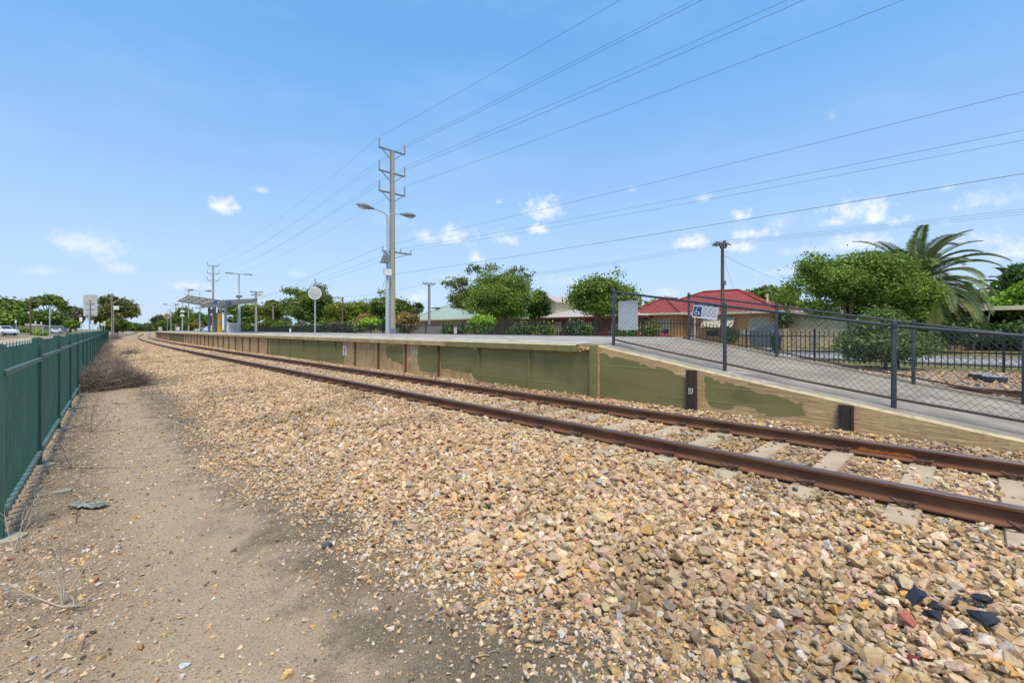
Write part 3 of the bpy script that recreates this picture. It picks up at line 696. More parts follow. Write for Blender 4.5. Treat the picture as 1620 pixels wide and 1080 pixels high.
# ---------------------------------------------------------------- ramp
RS = [-9, -.9, -.25, 1.25, 3.38, 5.37]; RZ = [.40, .405, .484, .712, 1.05, 1.395]
def rz(s, a=PW0): return float(np.interp(s, RS, RZ))+.085*max(0, min(1, (a-PW0)/(PB-PW0)))*float(sstep(-1, 4, s))
rp = thing('access_ramp', 'asphalt ramp sloping down from the platform end inside chain-link fences', 'ramp', (PW0, S_R, .3))
rs = list(np.linspace(-.9, S_R, 26))
b = MB()
for s0, s1 in zip(rs[:-1], rs[1:]):
    b.quad((PW0,s0,.05), (PW0,s1,.05), (PW0,s1,rz(s1)-.012), (PW0,s0,rz(s0)-.012))
o = b.build('retaining_wall', M['wall_ramp'], rp)
b = MB(); j0 = [R.uniform(-.012,.012) for _ in rs]; j1 = [R.uniform(-.03,.03) for _ in rs]
for i in range(len(rs)-1):
    s0, s1 = rs[i], rs[i+1]
    b.quad((PW0,s0,rz(s0)-.012), (PW0,s1,rz(s1)-.012), (PW0+.02,s1,rz(s1)+j0[i+1]*.4), (PW0+.02,s0,rz(s0)+j0[i]*.4))
    b.quad((PW0+.02,s0,rz(s0)+j0[i]*.4), (PW0+.02,s1,rz(s1)+j0[i+1]*.4), (PW0+.14+j1[i+1],s1,rz(s1)+.004), (PW0+.14+j1[i],s0,rz(s0)+.004))
b.build('wall_lip', M['coping_edge'], rp)
b = MB()
rs2 = list(np.linspace(-9, S_R, 60)); aw = [PW0+.1, 8.0, 8.8, 9.8, 10.8, PB-.02]
for s0, s1 in zip(rs2[:-1], rs2[1:]):
    for a0, a1 in zip(aw[:-1], aw[1:]):
        h = lambda s, a: rz(s, a)+.012*math.sin((a-PW0)/(PB-PW0)*math.pi)+(fbm(a*2, s*2, 2)-.5)*.012
        b.quad((a0,s0,h(s0,a0)), (a1,s0,h(s0,a1)), (a1,s1,h(s1,a1)), (a0,s1,h(s1,a0)))
b.sm = [True]*len(b.sm)
b.build('asphalt_deck', M['ramp_asphalt'], rp)
b = MB()
for s0, s1 in zip(rs[:-1], rs[1:]):
    b.hexa([(PB-.02,s0,rz(s0,PB)-.3),(PB+.12,s0,rz(s0,PB)-.3),(PB+.12,s1,rz(s1,PB)-.3),(PB-.02,s1,rz(s1,PB)-.3),(PB-.02,s0,rz(s0,PB)+.03),(PB+.12,s0,rz(s0,PB)+.03),(PB+.12,s1,rz(s1,PB)+.03),(PB-.02,s1,rz(s1,PB)+.03)])
b.build('back_kerb', M['path'], rp)
ribbon('path', 7.45, 16.5, -14, -5.2, 0, M['ramp_asphalt'], zf=lambda x, s: .402+0*x)
for s in (3.38, 1.25):
    b = MB(); zt = rz(s)-.03
    b.box(PW0-.05, PW0+.02, s-.085, s+.085, .1, zt)
    b.box(PW0-.066, PW0-.05, s-.085, s-.06, .1, zt); b.box(PW0-.066, PW0-.05, s+.06, s+.085, .1, zt)
    o = b.build('steel_upright', pm('bare_dark_steel_upright', (.052,.04,.034), (.085,.058,.045), 7, .5, .2, 60, metal=.3, sc3=(1,1,.3)), rp)
    for k in range(3 if s > 3 else 0):
        mk = MB(); mk.tube([(PW0-.07, s-.03+k*.03, zt-.3), (PW0-.07, s-.04+k*.03, zt-.36-.02*k), (PW0-.07, s-.02+k*.03, zt-.40)], .006, 4); mk.build('chalk_mark', M['white'], o)
bpoly(rp, [(5.28,1.23),(4.9,1.19),(4.3,1.07),(3.7,.95),(3.49,.88),(3.49,.36),(4.2,.36),(5.26,.36)])
bpoly(rp, [(3.16,.93),(2.95,.90),(2.92,.85),(2.45,.80),(2.4,.74),(2.0,.69),(1.75,.64),(1.72,.48),(2.0,.43),(2.35,.40),(2.38,.52),(2.7,.52),(2.74,.44),(3.1,.47),(3.16,.62)])
# ---------------------------------------------------------------- chain-link fences
def chain_fence(label, a, ss, zf, H, group='chain-link fences along the ramp'):
    root = thing('chain_link_fence', label, 'fence', (a, ss[0], zf(ss[0])), group)
    for s in ss:
        b = MB(); r = .031
        b.tube([(a,s,zf(s)-.1), (a,s,zf(s)+H-.012), (a,s,zf(s)+H)], [r, r, r*.7], 14)
        b.tube([(a,s,zf(s)+H-.095), (a,s,zf(s)+H-.045)], r+.006, 14)
        b.build('post', M['dark_steel'], root)
    for s0, s1 in zip(ss[:-1], ss[1:]):
        z0, z1 = zf(s0), zf(s1)
        b = MB(); b.tube([(a,s0,z0+H-.07), (a,s1,z1+H-.07)], .0225, 12); b.build('top_rail', M['dark_steel'], root)
        b = MB(); b.tube([(a,s0,z0+.13), (a,(s0+s1)/2,(z0+z1)/2+.115), (a,s1,z1+.13)], .0165, 10); b.build('bottom_rail', M['rusty_pipe'], root)
        L = abs(s1-s0); h = H-.2; d = .085; b = MB()
        q0, q1 = .125, H-.075; nz = int((L+h)/d)+2
        for dirn in (1, -1):
            for k in range(-nz, nz):
                # line q = q0 + dirn*(p-k*d)
                pk = k*d; pts = []
                pa, pb = (pk, pk+h) if dirn == 1 else (pk-h, pk)
                p0, p1 = max(0, pa), min(L, pb)
                if p1-p0 < .01: continue
                f = lambda p: q0+(dirn*(p-pk))
                P3 = lambda p: (a-.024+dirn*.0018, s0+(s1-s0)*p/L, z0+(z1-z0)*p/L+f(p))
                b.tube([P3(p0), P3(p1)], .0021, 3, cap=False)
        o = b.build('wire_mesh', M['wire'], root)
        # tie wires along the bottom pipe
    return root
zr_ = lambda a: (lambda s: rz(s, a) if s < S_R else pz(s, a))
chain_fence('chain-link fence with rusty bottom pipe on the track side of the ramp', 7.93, [5.23, 3.01, .80, -1.42, -3.6], zr_(7.93), 1.18)
chain_fence('chain-link fence on the far side of the ramp, behind the other one', 11.33, [5.2, 3.17, .86, -.52, -2.6], zr_(11.33), 1.22)
# ---------------------------------------------------------------- green spear-top fence on the dirt side
def fl_w(Yc): return -.686+.0535*Yc
fa = math.atan2(.0535, 1.3357)   # heading relative to +y
FD = Vector((math.sin(fa), math.cos(fa), 0))
def fpt(k):   # k metres along the fence from the second post
    p0 = Vector((fl_w(5.54), .66+1.3357*5.54, 0)); return p0+FD*k
gf = thing('steel_fence', 'long green spear-top steel fence beside the dirt path', 'fence', fpt(0))
PL = 2.58
def gpost(k):
    p = fpt(k); return p
pp = MB(); pp.box(-.042,.042,-.042,.042,-.05,1.56); pp.box(-.045,.045,-.045,.045,1.56,1.585); pp.box(-.03,.03,-.03,.03,1.585,1.592)
ft = MB()
ang = [(.17*R.uniform(.75,1.15)*math.cos(t), .17*R.uniform(.75,1.15)*math.sin(t)) for t in np.linspace(0, 6.283, 10)[:-1]]
ft.prism([(x,y,-.05) for x, y in ang], (0,0,.075))
def panel_mesh(detail):
    b = MB(); n = 14
    for i in range(n):
        y = .09+(PL-.18)*i/(n-1); h = .0125
        b.box(-h,h,y-h,y+h,.06,1.535)
        if detail:   # pressed flat spear tip
            b.add([(-h,y-h,1.535),(h,y-h,1.535),(h,y+h,1.535),(-h,y+h,1.535),(-.002,y-.016,1.565),(.002,y-.016,1.565),(.002,y+.016,1.565),(-.002,y+.016,1.565),(-.002,y-.003,1.605),(.002,y-.003,1.605),(.002,y+.003,1.605),(-.002,y+.003,1.605)],
                  [(0,1,5,4),(1,2,6,5),(2,3,7,6),(3,0,4,7),(4,5,9,8),(5,6,10,9),(6,7,11,10),(7,4,8,11),(8,9,10,11)])
        else: b.box(-.004,.004,y-.008,y+.008,1.535,1.60)
    return b
base = thing('fence_panel', None, None, (0,0,0))
def at_local(o, loc, rz): o.location = loc; o.rotation_euler = (0,0,rz)
bpy.data.objects.remove(base)
kk = [-PL+i*PL for i in range(38)]
pm_ = None
for i, k in enumerate(kk):
    p = fpt(k); z = gzf(p.x, p.y); loc = p-gf.location+Vector((0,0,z)); 
    if i == 0:
        post = pp.build('post', M['green_steel'], gf, org=(0,0,0)); foot = ft.build('footing', M['footing'], gf, org=(0,0,0))
        pan = panel_mesh(True).build('picket_panel', M['green_steel'], gf, org=(0,0,0))
        rl = []
        for zr in (1.345, .20):
            q = MB(); q.box(.012,.05,.04,PL-.04,zr-.02,zr+.02); q.box(.02,.042,.04,PL-.04,zr+.02,zr+.022)
            o = q.build('rail', M['green_light'], pan, org=(0,0,0)); rl.append(o)
        objs = (post, foot, pan)
    else:
        c = []
        for o in (post, foot):
            d = o.copy(); COL.objects.link(d); d.parent = gf; c.append(d)
        if i < len(kk)-1:
            d = pan.copy(); COL.objects.link(d); d.parent = gf; c.append(d)
            for o in rl:
                e = o.copy(); COL.objects.link(e); e.parent = d
        objs = c
    nz = 0
    for o in objs:
        at_local(o, loc+Vector((0,0,R.uniform(-.01,.015) if o.name.startswith('footing') else 0)), -fa)
    if len(objs) > 1: objs[1].rotation_euler = (0,0,R.uniform(0,6))
# ---------------------------------------------------------------- black palisade fence across the second track
bf = thing('palisade_fence', 'long black steel palisade fence between the second track and the street', 'fence', (21.9, 2.08, .3))
def bz(s): return gzf(21.9+offf(s), s)
ss = [2.08+2.64*i for i in range(-3, 52)]
for i, s in enumerate(ss):
    z = bz(s); x = 21.9+offf(s)
    b = MB(); b.box(x-.035,x+.035,s-.035,s+.035,z-.05,z+1.42); b.box(x-.04,x+.04,s-.04,s+.04,z+1.42,z+1.435)
    b.build('post', M['black_steel'], bf)
    if i == len(ss)-1: break
    s1 = ss[i+1]; b = MB(); n = 15
    for k in range(n):
        t = (k+1)/(n+1); q = s+(s1-s)*t; zz = bz(s)+(bz(s1)-bz(s))*t; xx = 21.9+offf(q)
        b.box(xx-.0145,xx+.0145,q-.0145,q+.0145,zz+.08,zz+1.36)
    pn = b.build('picket_panel', M['black_steel'], bf)
    for h in (.2, 1.14):
        b = MB(); b.bar((x+.02, s, z+h), (21.9+offf(s1)+.02, s1, bz(s1)+h), .014, .02); b.build('rail', M['black_steel'], pn)
# ================================================================ POLES AND WIRES
def arm(root, z, xl, xr, ins='post', h=.72, brace=True, mat='galv_dark', drop=.75, y=0.0):
    b = MB(); b.bar((xl,y,z), (xr,y,z), .05, .055)
    if brace:
        for x in (xl*.82, xr*.82): b.bar((x, y, z-.03), (0, y, z-drop), .025, .025)
    b.build('crossarm', M[mat], root, org=(0,0,0))
def insulator(root, x, z, h, y=0.0, r=.07):
    b = MB(); n = 7; pts = []; rr = []
    for i in range(n*2+1):
        pts.append((x, y, z+h*i/(n*2))); rr.append(r if i % 2 else r*.62)
    b.tube(pts, rr, 8); b.build('insulator', M['insul_pale'], root, org=(0,0,0))
def stobie_body(root, zt, w0=.40, w1=.235):
    b = MB(); d0, d1 = .16, .10
    b.hexa([(-w0*.5+.05,-d0*.5,-.3),(w0*.5-.05,-d0*.5,-.3),(w0*.5-.05,d0*.5,-.3),(-w0*.5+.05,d0*.5,-.3),(-w1*.5+.05,-d1*.5,zt),(w1*.5-.05,-d1*.5,zt),(w1*.5-.05,d1*.5,zt),(-w1*.5+.05,d1*.5,zt)])
    b.build('concrete_core', M['stobie_conc'], root, org=(0,0,0))
    for sg in (-1, 1):
        b = MB(); x0, x1 = sg*(w0*.5-.02), sg*(w1*.5-.02); e = .085
        b.hexa([(x0-.035,-e,-.3),(x0+.035,-e,-.3),(x0+.035,e,-.3),(x0-.035,e,-.3),(x1-.03,-e*.8,zt+.02),(x1+.03,-e*.8,zt+.02),(x1+.03,e*.8,zt+.02),(x1-.03,e*.8,zt+.02)])
        b.build('steel_channel', M['stobie_steel'], root, org=(0,0,0))
PX, PS = 18.0, 32.6
def powerpole(label, x, s, zt_abs, lower=True, detail=True):
    zb = gzf(x, s); zt = zt_abs-zb
    r = thing('power_pole', label, 'power pole', (0,0,0), 'tall power poles following the railway line')
    stobie_body(r, zt, .50, .30)
    for k, dz in enumerate((.05, -1.75, -3.35)):
        arm(r, zt+dz, -1.15, 1.15, drop=.8)
        for x_ in (-1.12, 1.12): insulator(r, x_, zt+dz+.05, .74)
    if lower:
        arm(r, zt-8.05, -.85, 1.75, drop=.55)
        for x_ in (-.82, .75, 1.7): insulator(r, x_, zt-8.0, .3, r=.045)
        b = MB(); b.box(-.285,.285,-.12,.12,-.3,1.05); b.build('painted_base', M['stobie_base'], r, org=(0,0,0))
    r.location = (x, s, zb)
    return r
ZT = 16.0
p1 = powerpole('tall concrete and steel power pole beside the lamp post in the middle', PX, PS, ZT)
far_s = [(123.5, 16.6, 'tall three-armed power pole rising behind the station shelter'), (209, 16.8, 'three-armed power pole just left of the shelter roof'), (319, 16.8, None), (416, 16.8, None), (534, 16.8, None), (660, 16.8, None)]
far_lab = 'far-off tall power pole beside the vanishing railway line'
pl = {}
for s, z, lab in far_s:
    x = 18.4+offf(s)
    q = dup(p1, (x, s, z-(ZT-p1.location.z)), -math.atan(offf(s+1)-offf(s)), lab or far_lab)
    for c in list(q.children):
        if c.name.startswith('painted_base'): bpy.data.objects.remove(c)
def wire(label, p, q, sag, group, r=.011, n=40):
    p = Vector(p); q = Vector(q); b = MB()
    b.tube([p+(q-p)*(i/n)-Vector((0,0,sag*4*(i/n)*(1-i/n))) for i in range(n+1)], r, 4)
    return tag(b.build('overhead_wire', M['cable']), label, 'wire', group)
lv = [('top', .05), ('middle', -1.75), ('lowest', -3.35)]
for nm, dz in lv:
    for x_, side in ((-1.12, 'track'), (1.12, 'street')):
        z = ZT+dz+.80
        wire(f'{side}-side cable on the {nm} arm of the tall pole, running towards the viewer', (PX+x_, PS, z), (PX+x_, PS-91, z), 1.15+.1*(dz < -2), 'high power cables along the line', .0072)
        x2 = 18.4+offf(123.5)+x_
        wire(f'{side}-side cable on the {nm} arm of the tall pole, running away past the shelter', (PX+x_, PS, z), (x2, 123.5, z+.6), 1.3, 'high power cables along the line', .006)
for i, x_ in enumerate((-.82, .75, 1.7)):
    z = ZT-7.7
    wire(('left', 'middle', 'right')[i] + '-hand cable on the low arm of the tall pole, running towards the viewer', (PX+x_, PS, z), (PX+x_, PS-91, z-.2), (.55, 1.1, 1.1)[i], 'low cables along the line', .006)
    wire(('left', 'middle', 'right')[i] + '-hand cable on the low arm of the tall pole, running away to the left', (PX+x_, PS, z), (18.4+offf(123.5)+x_, 123.5, z+.3), 1.2, 'low cables along the line', .007)
wire('single thick cable clamped under the low arm of the tall pole', (PX+.25, PS, 6.2), (PX+.25, PS-70, 6.3), .35, 'low cables along the line', .0095)
wire('thin cable from the lamp post to the shelter end of the platform', (11.0, 29.2, 5.3), (12.4, 84, 5.6), 1.1, 'low cables along the line', .006)
# ---- street pole line at w=33 and others
def tpole(name, label, x, s, z_top, mat, armspec, body='round', r0=.16, r1=.11, group='street power poles'):
    zb = gzf(x, s); r = thing(name, label, 'power pole', (0,0,0), group); zt = z_top-zb
    if body == 'round':
        b = MB(); b.tube([(0,0,-.3),(0,0,zt)], [r0, r1], 10); b.build('pole_shaft', mat, r, org=(0,0,0))
    else: stobie_body(r, zt, .34, .24)
    for z, xl, xr, ins in armspec:
        arm(r, zt+z, xl, xr, drop=.4, mat='timber_grey' if body == 'round' else 'galv_dark')
        for x_ in ins: insulator(r, x_, zt+z+.05, .2, r=.05)
    r.location = (x, s, zb); return r
def px_pole(px, w): Y = dep(px, w); p = at(px, HY, Y); return p.x, p.y, Y
x, s, Y = px_pole(1143, 33); zt = CH+(HY-383)*Y/F
kp = tpole('power_pole', 'red-brown timber power pole crowded with insulators, before the red-roofed house', x, s, zt, M['timber'], [(-.12,-.75,.75,())], r0=.145, r1=.105)
kp_loc = (x, s, zt)
ins = []
for i in range(15):
    xx = R.uniform(-.85,.85); yy = R.uniform(-.35,.35); zz = zt-kp.location.z+R.uniform(-.35,.12)
    b = MB(); d = Vector((R.uniform(-.3,.3), R.uniform(-1,1), R.uniform(-.5,.5))).normalized()*.11
    p = Vector((xx,yy,zz)); b.tube([p-d, p-d*.5, p, p+d*.5, p+d], [.03,.07,.035,.07,.03], 7); b.build('insulator', M['insul'], kp, org=(0,0,0))
b = MB()
for yy in (-.3, .3): b.bar((-.7,yy,zt-kp.location.z-.14), (.7,yy,zt-kp.location.z-.14), .035, .04)
b.bar((-.6,0,zt-kp.location.z-.35),(.6,0,zt-kp.location.z-.35),.035,.04); b.build('crossarm', M['galv_dark'], kp, org=(0,0,0))
b = MB(); b.tube([(.19,-.1,-.3),(.17,-.1,3.4)], .035, 8); b.build('cable_guard', M['galv'], kp, org=(0,0,0))
b = MB(); b.box(-.14,.14,-.2,-.14,4.6,4.9); b.build('pole_plate', M['galv_dark'], kp, org=(0,0,0))
x2, s2, Y2 = px_pole(679, 33); z2 = CH+(HY-449)*Y2/F
tpole('power_pole', 'concrete T-shaped power pole in front of the pale green roof', x2, s2, z2, None, [(-.0,-1.05,.95,(-.9,-.4,.4,.85))], 'stobie')
x3, s3, Y3 = px_pole(542, 33); z3 = CH+(HY-470)*Y3/F
tpole('power_pole', 'brown timber power pole with a long side arm right of the round mirror', x3, s3, z3, M['timber'], [(-.1,-1.9,.15,(-1.8,-.9))], r0=.16, r1=.13)
x4, s4, Y4 = px_pole(432, 33); z4 = CH+(HY-484)*Y4/F
tpole('power_pole', 'short pale power pole against the dark trees right of the shelter', x4, s4, z4, None, [(0,-1.0,1.0,(-.8,.8))], 'stobie')
x5, s5, Y5 = px_pole(405, 21); z5 = CH+(HY-461)*Y5/F
tpole('power_pole', 'pale power pole with hanging insulators right of the station shelter', x5, s5, z5, None, [(-.1,-.9,1.1,(-.85,-.6,.0,.5,.9)), (-.55,-.8,.9,())], 'stobie')
x6, s6, Y6 = px_pole(48, -7.6); z6 = CH+(HY-475)*Y6/F
tpole('power_pole', 'dark timber power pole with one crossarm beside the left street', x6, s6, z6, M['timber'], [(0,-1.7,1.9,(-1.5,-.6,.7,1.6))], r0=.15, r1=.12)
p7 = atw(177, 522, 5.0); z7 = CH+(HY-464)*100/F
p7 = at(177, 522, 100)
q7 = tpole('power_pole', 'grey utility pole at the far end of the green fence', p7.x, p7.y, z7, M['timber_grey'], [(-.2,-.25,.35,())], r0=.17, r1=.12)
b = MB(); b.box(.25,1.2,-.12,.1,z7-q7.location.z-3.6,z7-q7.location.z-2.75); b.build('white_sign_box', M['white'], q7, org=(0,0,0))
b = MB(); b.tube([(.28,0,-.3),(.28,0,z7-q7.location.z-2.6)], .06, 8); b.build('steel_conduit', M['galv'], q7, org=(0,0,0))
g2 = 'street cables between the timber poles'
for i, dx in enumerate((-.7, 0, .7)):
    wire(('trackside', 'middle', 'houseside')[i] + ' street cable from the crowded timber pole to the T-shaped pole', (33+dx, kp_loc[1], kp_loc[2]-.05), (33+dx, s2, z2+.1), .55, g2, .007)
    wire(('trackside', 'middle', 'houseside')[i] + ' street cable running right from the crowded timber pole over the palm', (33+dx, kp_loc[1], kp_loc[2]-.05), (33+dx, kp_loc[1]-40, kp_loc[2]-.1), .5, g2, .007)
wire('street cable between the T-shaped pole and the brown side-arm pole', (33, s2, z2+.2), (32, s3, z3), .5, g2, .011)
wire('service wire sloping down from the timber pole to the cream house', (33, kp_loc[1], kp_loc[2]-.9), tuple(at(1262, 452, 42)), .2, g2, .008)
wire('service wire dropping from the timber pole to the red-roofed house', (33, kp_loc[1], kp_loc[2]-.9), tuple(at(1168, 472, 43.5)), .2, g2, .007)
# ================================================================ LAMPS ON THE PLATFORM
def lamppost(label, x, s, zb, zt, kind, L=1.4, r0=.085, r1=.05, group='lamp posts on the platform'):
    r = thing('lamp_post', label, 'lamp post', (0,0,0), group); h = zt-zb
    b = MB(); b.tube([(0,0,-.05),(0,0,h*.45),(0,0,h*.46),(0,0,h)], [r0, r0*.95, r1*1.1, r1], 12); b.box(-.15,.15,-.15,.15,-.02,.02); b.build('pole_shaft', M['galv'], r, org=(0,0,0))
    for sg in (-1, 1):
        if kind == 'curved':
            pts = [(0,0,h-.05),(sg*.05,0,h+.12),(sg*.16,0,h+.22),(sg*.35,0,h+.27),(sg*L*.62,0,h+.33)]
            b = MB(); b.tube(pts, .028, 8); b.build('lamp_arm', M['galv'], r, org=(0,0,0))
            b = MB(); x0 = sg*(L*.58); x1 = sg*(L*.58+.88); z0 = h+.33
            n = 7; pp = []; 
            for i in range(n):
                t = i/(n-1); pp.append((x0+(x1-x0)*t, 0, z0+.06*t))
            b.tube(pp, [.045,.075,.11,.13,.13,.10,.03], 10)
            hd = b.build('lamp_head', M['galv_dark'], r, org=(0,0,0))
            b = MB(); b.tube([(x0+(x1-x0)*t,0,z0+.06*t-.07) for t in (.35,.5,.65,.8,.92)], [.03,.085,.095,.085,.02], 10); b.build('lamp_lens', M['lens'], hd, org=(0,0,0))
        else:
            b = MB(); b.tube([(0,0,h-.03),(sg*L*.45,0,h-.02)], .03, 6); b.build('lamp_arm', M['galv_dark'], r, org=(0,0,0))
            b = MB(); x0, x1 = sg*L*.38, sg*L; b.hexa([(min(x0,x1),-.14,h-.05),(max(x0,x1),-.14,h-.05),(max(x0,x1),.14,h-.05),(min(x0,x1),.14,h-.05),(min(x0,x1)+.05,-.1,h+.05),(max(x0,x1)-.05,-.1,h+.05),(max(x0,x1)-.05,.1,h+.05),(min(x0,x1)+.05,.1,h+.05)])
            b.build('lamp_head', M['galv_dark'], r, org=(0,0,0))
    r.location = (x, s, zb); return r
def plat(px, a):     # platform point at lateral a under picture column px
    w = a
    for _ in range(4):
        Y = dep(px, w); p = at(px, HY, Y); w = a+offf(p.y)
    return p.x, p.y, pz(p.y, a), Y
x, s, z, Y = plat(613, 11.0); zt = CH+(HY-345)*Y/F
l1 = lamppost('tall grey lamp post with two curved cobra-head arms beside the big power pole', x, s, z, zt, 'curved', 1.25, .10, .055)
h = zt-z
b = MB(); b.bar((-.25,-.05,h-1.78),(-.02,-.05,h-1.78),.03,.03); b.hexa([(-.36,-.24,h-2.25),(.02,-.24,h-2.25),(.02,.12,h-2.25),(-.36,.12,h-2.25),(-.2,-.2,h-1.85),(-.02,-.2,h-1.85),(-.02,.08,h-1.85),(-.2,.08,h-1.85)]); b.build('floodlight', M['galv_dark'], l1, org=(0,0,0))
b = MB(); b.box(-.22,.14,-.16,.05,h-2.85,h-2.55); b.build('speaker_box', M['white'], l1, org=(0,0,0))
b = MB(); b.tube([(.12,-.05,h-2.9),(.2,-.05,h-3.4)], .012, 5); b.tube([(-.1,-.05,h-2.9),(-.3,-.05,h-3.5)], .01, 5); b.build('loose_cable', M['cable'], l1, org=(0,0,0))
x, s, z, Y = plat(378, 10.8); lp2 = lamppost('grey lamp post with a flat T-shaped head right of the station shelter', x, s, z, CH+(HY-433)*Y/F, 'flat', 1.15, .14, .07)
b = MB(); hh = CH+(HY-469)*Y/F-z; b.box(-.22,.25,-.15,.15,hh-.1,hh+.1); b.build('speaker_box', M['galv_dark'], lp2, org=(0,0,0))
x, s, z, Y = plat(316, 12.0); lamppost('thin far lamp post with two wide arms rising behind the shelter roof', x, s, 1.4, CH+(HY-463)*Y/F, 'curved', 1.2, .07, .04)
x, s, z, Y = plat(270.5, 11.2); lamppost('faint double-armed lamp post left of the shelter near the far platform end', x, s, z, CH+(HY-484)*Y/F, 'curved', 1.0, .07, .04)
x, s, z, Y = plat(316.5, 9.6); lamppost('short grey lamp post with a flat head under the shelter roof', x, s, z, CH+(HY-487)*Y/F, 'flat', .45, .07, .05)
def cctv_post(label, px, a, ytop, boxes):
    x, s, z, Y = plat(px, a); r = thing('steel_post', label, 'post', (0,0,0)); h = CH+(HY-ytop)*Y/F-z
    b = MB(); b.tube([(0,0,-.02),(0,0,h)], [.1, .07], 10); b.build('pole_shaft', M['galv'], r, org=(0,0,0))
    for zz in boxes:
        b = MB(); zc = CH+(HY-zz)*Y/F-z; b.tube([(-.25,-.1,zc-.1),(0,-.05,zc+.05),(.22,-.1,zc-.1)], [.14,.1,.14], 8); b.build('speaker', M['white'], r, org=(0,0,0))
    r.location = (x, s, z); return r
cctv_post('slim pale post with two loudspeakers at the left end of the shelter', 288.5, 9.9, 477, (492.5, 499))
x, s, z, Y = plat(255.5, 10.5)
# mirrors
def mirror(label, px, a, yt, yc, dia, striped):
    x, s, z, Y = plat(px, a); r = thing('mirror_post', label, 'mirror', (0,0,0), 'round mirrors on posts on the platform'); h = CH+(HY-yt)*Y/F-z; zc = CH+(HY-yc)*Y/F-z; rad = dia*Y/F/2
    b = MB(); b.tube([(0,0,-.02),(0,0,h)], .045, 10); b.build('pole_shaft', M['galv'], r, org=(0,0,0))
    d = Vector((-ST, -CT, 0)).normalized(); d = Vector((-.45, -.9, 0)).normalized(); c = Vector((0,0,zc))+d*.1
    b = MB(); rings = [(0.02,.10),(.25,.085),(.55,.055),(.9,.02),(1.0,0),(1.0,-.03)]
    b.tube([c+d*q*rad for _, q in rings], [max(.01, p*rad) for p, _ in rings], 24)
    b.build('mirror_back' if not striped else 'mirror_disc', M['board_back'] if not striped else pm('striped_reflection', (.42,.24,.16), (.12,.1,.08), 3.2, .4, 0, sc3=(2,2,2)), r, org=(0,0,0))
    b = MB(); n = 28; a_ = d.cross(Vector((0,0,1))).normalized()
    b.tube([c-d*.01+(a_*math.cos(t)+Vector((0,0,1))*math.sin(t))*rad for t in np.linspace(0, 2*math.pi, n+1)], .028, 6, cap=False); b.build('mirror_rim', M['white'], r, org=(0,0,0))
    b = MB(); b.bar((0,0,zc+.12), c+Vector((0,0,.12)), .02, .02); b.bar((0,0,zc-.12), c+Vector((0,0,-.12)), .02, .02); b.box(-.06,.06,-.06,.06,zc-.08,zc+.08); b.build('bracket', M['galv_dark'], r, org=(0,0,0))
    r.location = (x, s, z)
mirror('round pale mirror back on a slim post in the middle of the platform', 498.5, 10.4, 441, 464, 18.5, False)
mirror('far round mirror with a brownish striped face left of the shelter', 264.5, 10.4, 489, 499.5, 8.5, True)
# ================================================================ SHELTER AND CABINETS
def PL_(px, y, a):
    x, s, z, Y = plat(px, a); p = at(px, y, Y); return p
sh = thing('station_shelter', 'open station shelter with a bent metal roof on dark posts', 'shelter', plat(345, 9.8)[:3])
A, B_, C_, D_ = PL_(282, 475, 9.0), PL_(297, 467.2, 10.2), PL_(347, 474.5, 10.6), PL_(326, 481.5, 9.0)
def slab(b, q, th, m=0):
    q = [Vector(p) for p in q]; b.hexa([p-Vector((0,0,th)) for p in q]+q, m)
us = [0,.10,.29,.38,.57,.66,.85,1]; vs_ = [0,.05,.23,.29,.47,.53,.71,.77,.95,1]
fA = lambda u, v: (Vector(A)*(1-u)+Vector(B_)*u)*(1-v)+(Vector(D_)*(1-u)+Vector(C_)*u)*v
b = MB()
for i in range(7):
    for k in range(9):
        q = [fA(us[i],vs_[k]), fA(us[i],vs_[k+1]), fA(us[i+1],vs_[k+1]), fA(us[i+1],vs_[k])]
        if i % 2 and k % 2: p_ = MB(); p_.quad(*[v-Vector((0,0,.05)) for v in q]); p_.build('translucent_panel', M['canopy_pale'], sh)
        else: slab(b, q, .13)
b.build('roof_wing', M['canopy'], sh)
E, F_, G_, H_ = PL_(347, 475.0, 10.6), PL_(407, 471.8, 10.4), PL_(405, 474.2, 9.3), PL_(352, 480.5, 9.1)
b = MB(); slab(b, [H_, G_, F_, E], .13); b.build('roof_wing', M['canopy'], sh)
b = MB(); b.bar(A+Vector((0,0,-.1)), D_+Vector((0,0,-.1)), .06, .09); b.bar(H_+Vector((0,0,-.12)), G_+Vector((0,0,-.12)), .06, .09); b.bar(D_+Vector((0,0,-.16)), H_+Vector((0,0,-.16)), .1, .16); b.build('roof_beam', M['galv_dark'], sh)
for px, a, w, ytop in ((331, 9.6, .22, 480), (339, 10.4, .3, 481), (348.5, 10.5, .3, 478), (357, 9.8, .22, 479)):
    x, s, z, Y = plat(px, a); b = MB(); b.box(x-w/2,x+w/2,s-.11,s+.11,z-.02,CH+(HY-ytop)*Y/F); b.build('post', M['galv_dark' if px < 350 else 'galv'], sh)
b = MB(); b.bar(PL_(326, 484, 9.3), PL_(345, 481, 9.6), .5, .14); b.build('ceiling_panel', M['brown_panel'], sh)
for p0, p1 in ((PL_(338.5,480.5,9.15), PL_(344,479.2,9.15)), (PL_(358,479.5,9.05), PL_(366,478.4,9.05))):
    b = MB(); b.bar(p0, p0+(p1-p0)*.8, .05, .15); b.build('blue_fascia', M['blue_paint'], sh)
b = MB(); b.bar(PL_(332, 492.5, 9.6), PL_(338.5, 492.5, 9.9), .04, .22); b.build('cross_panel', M['brown_panel'], sh)
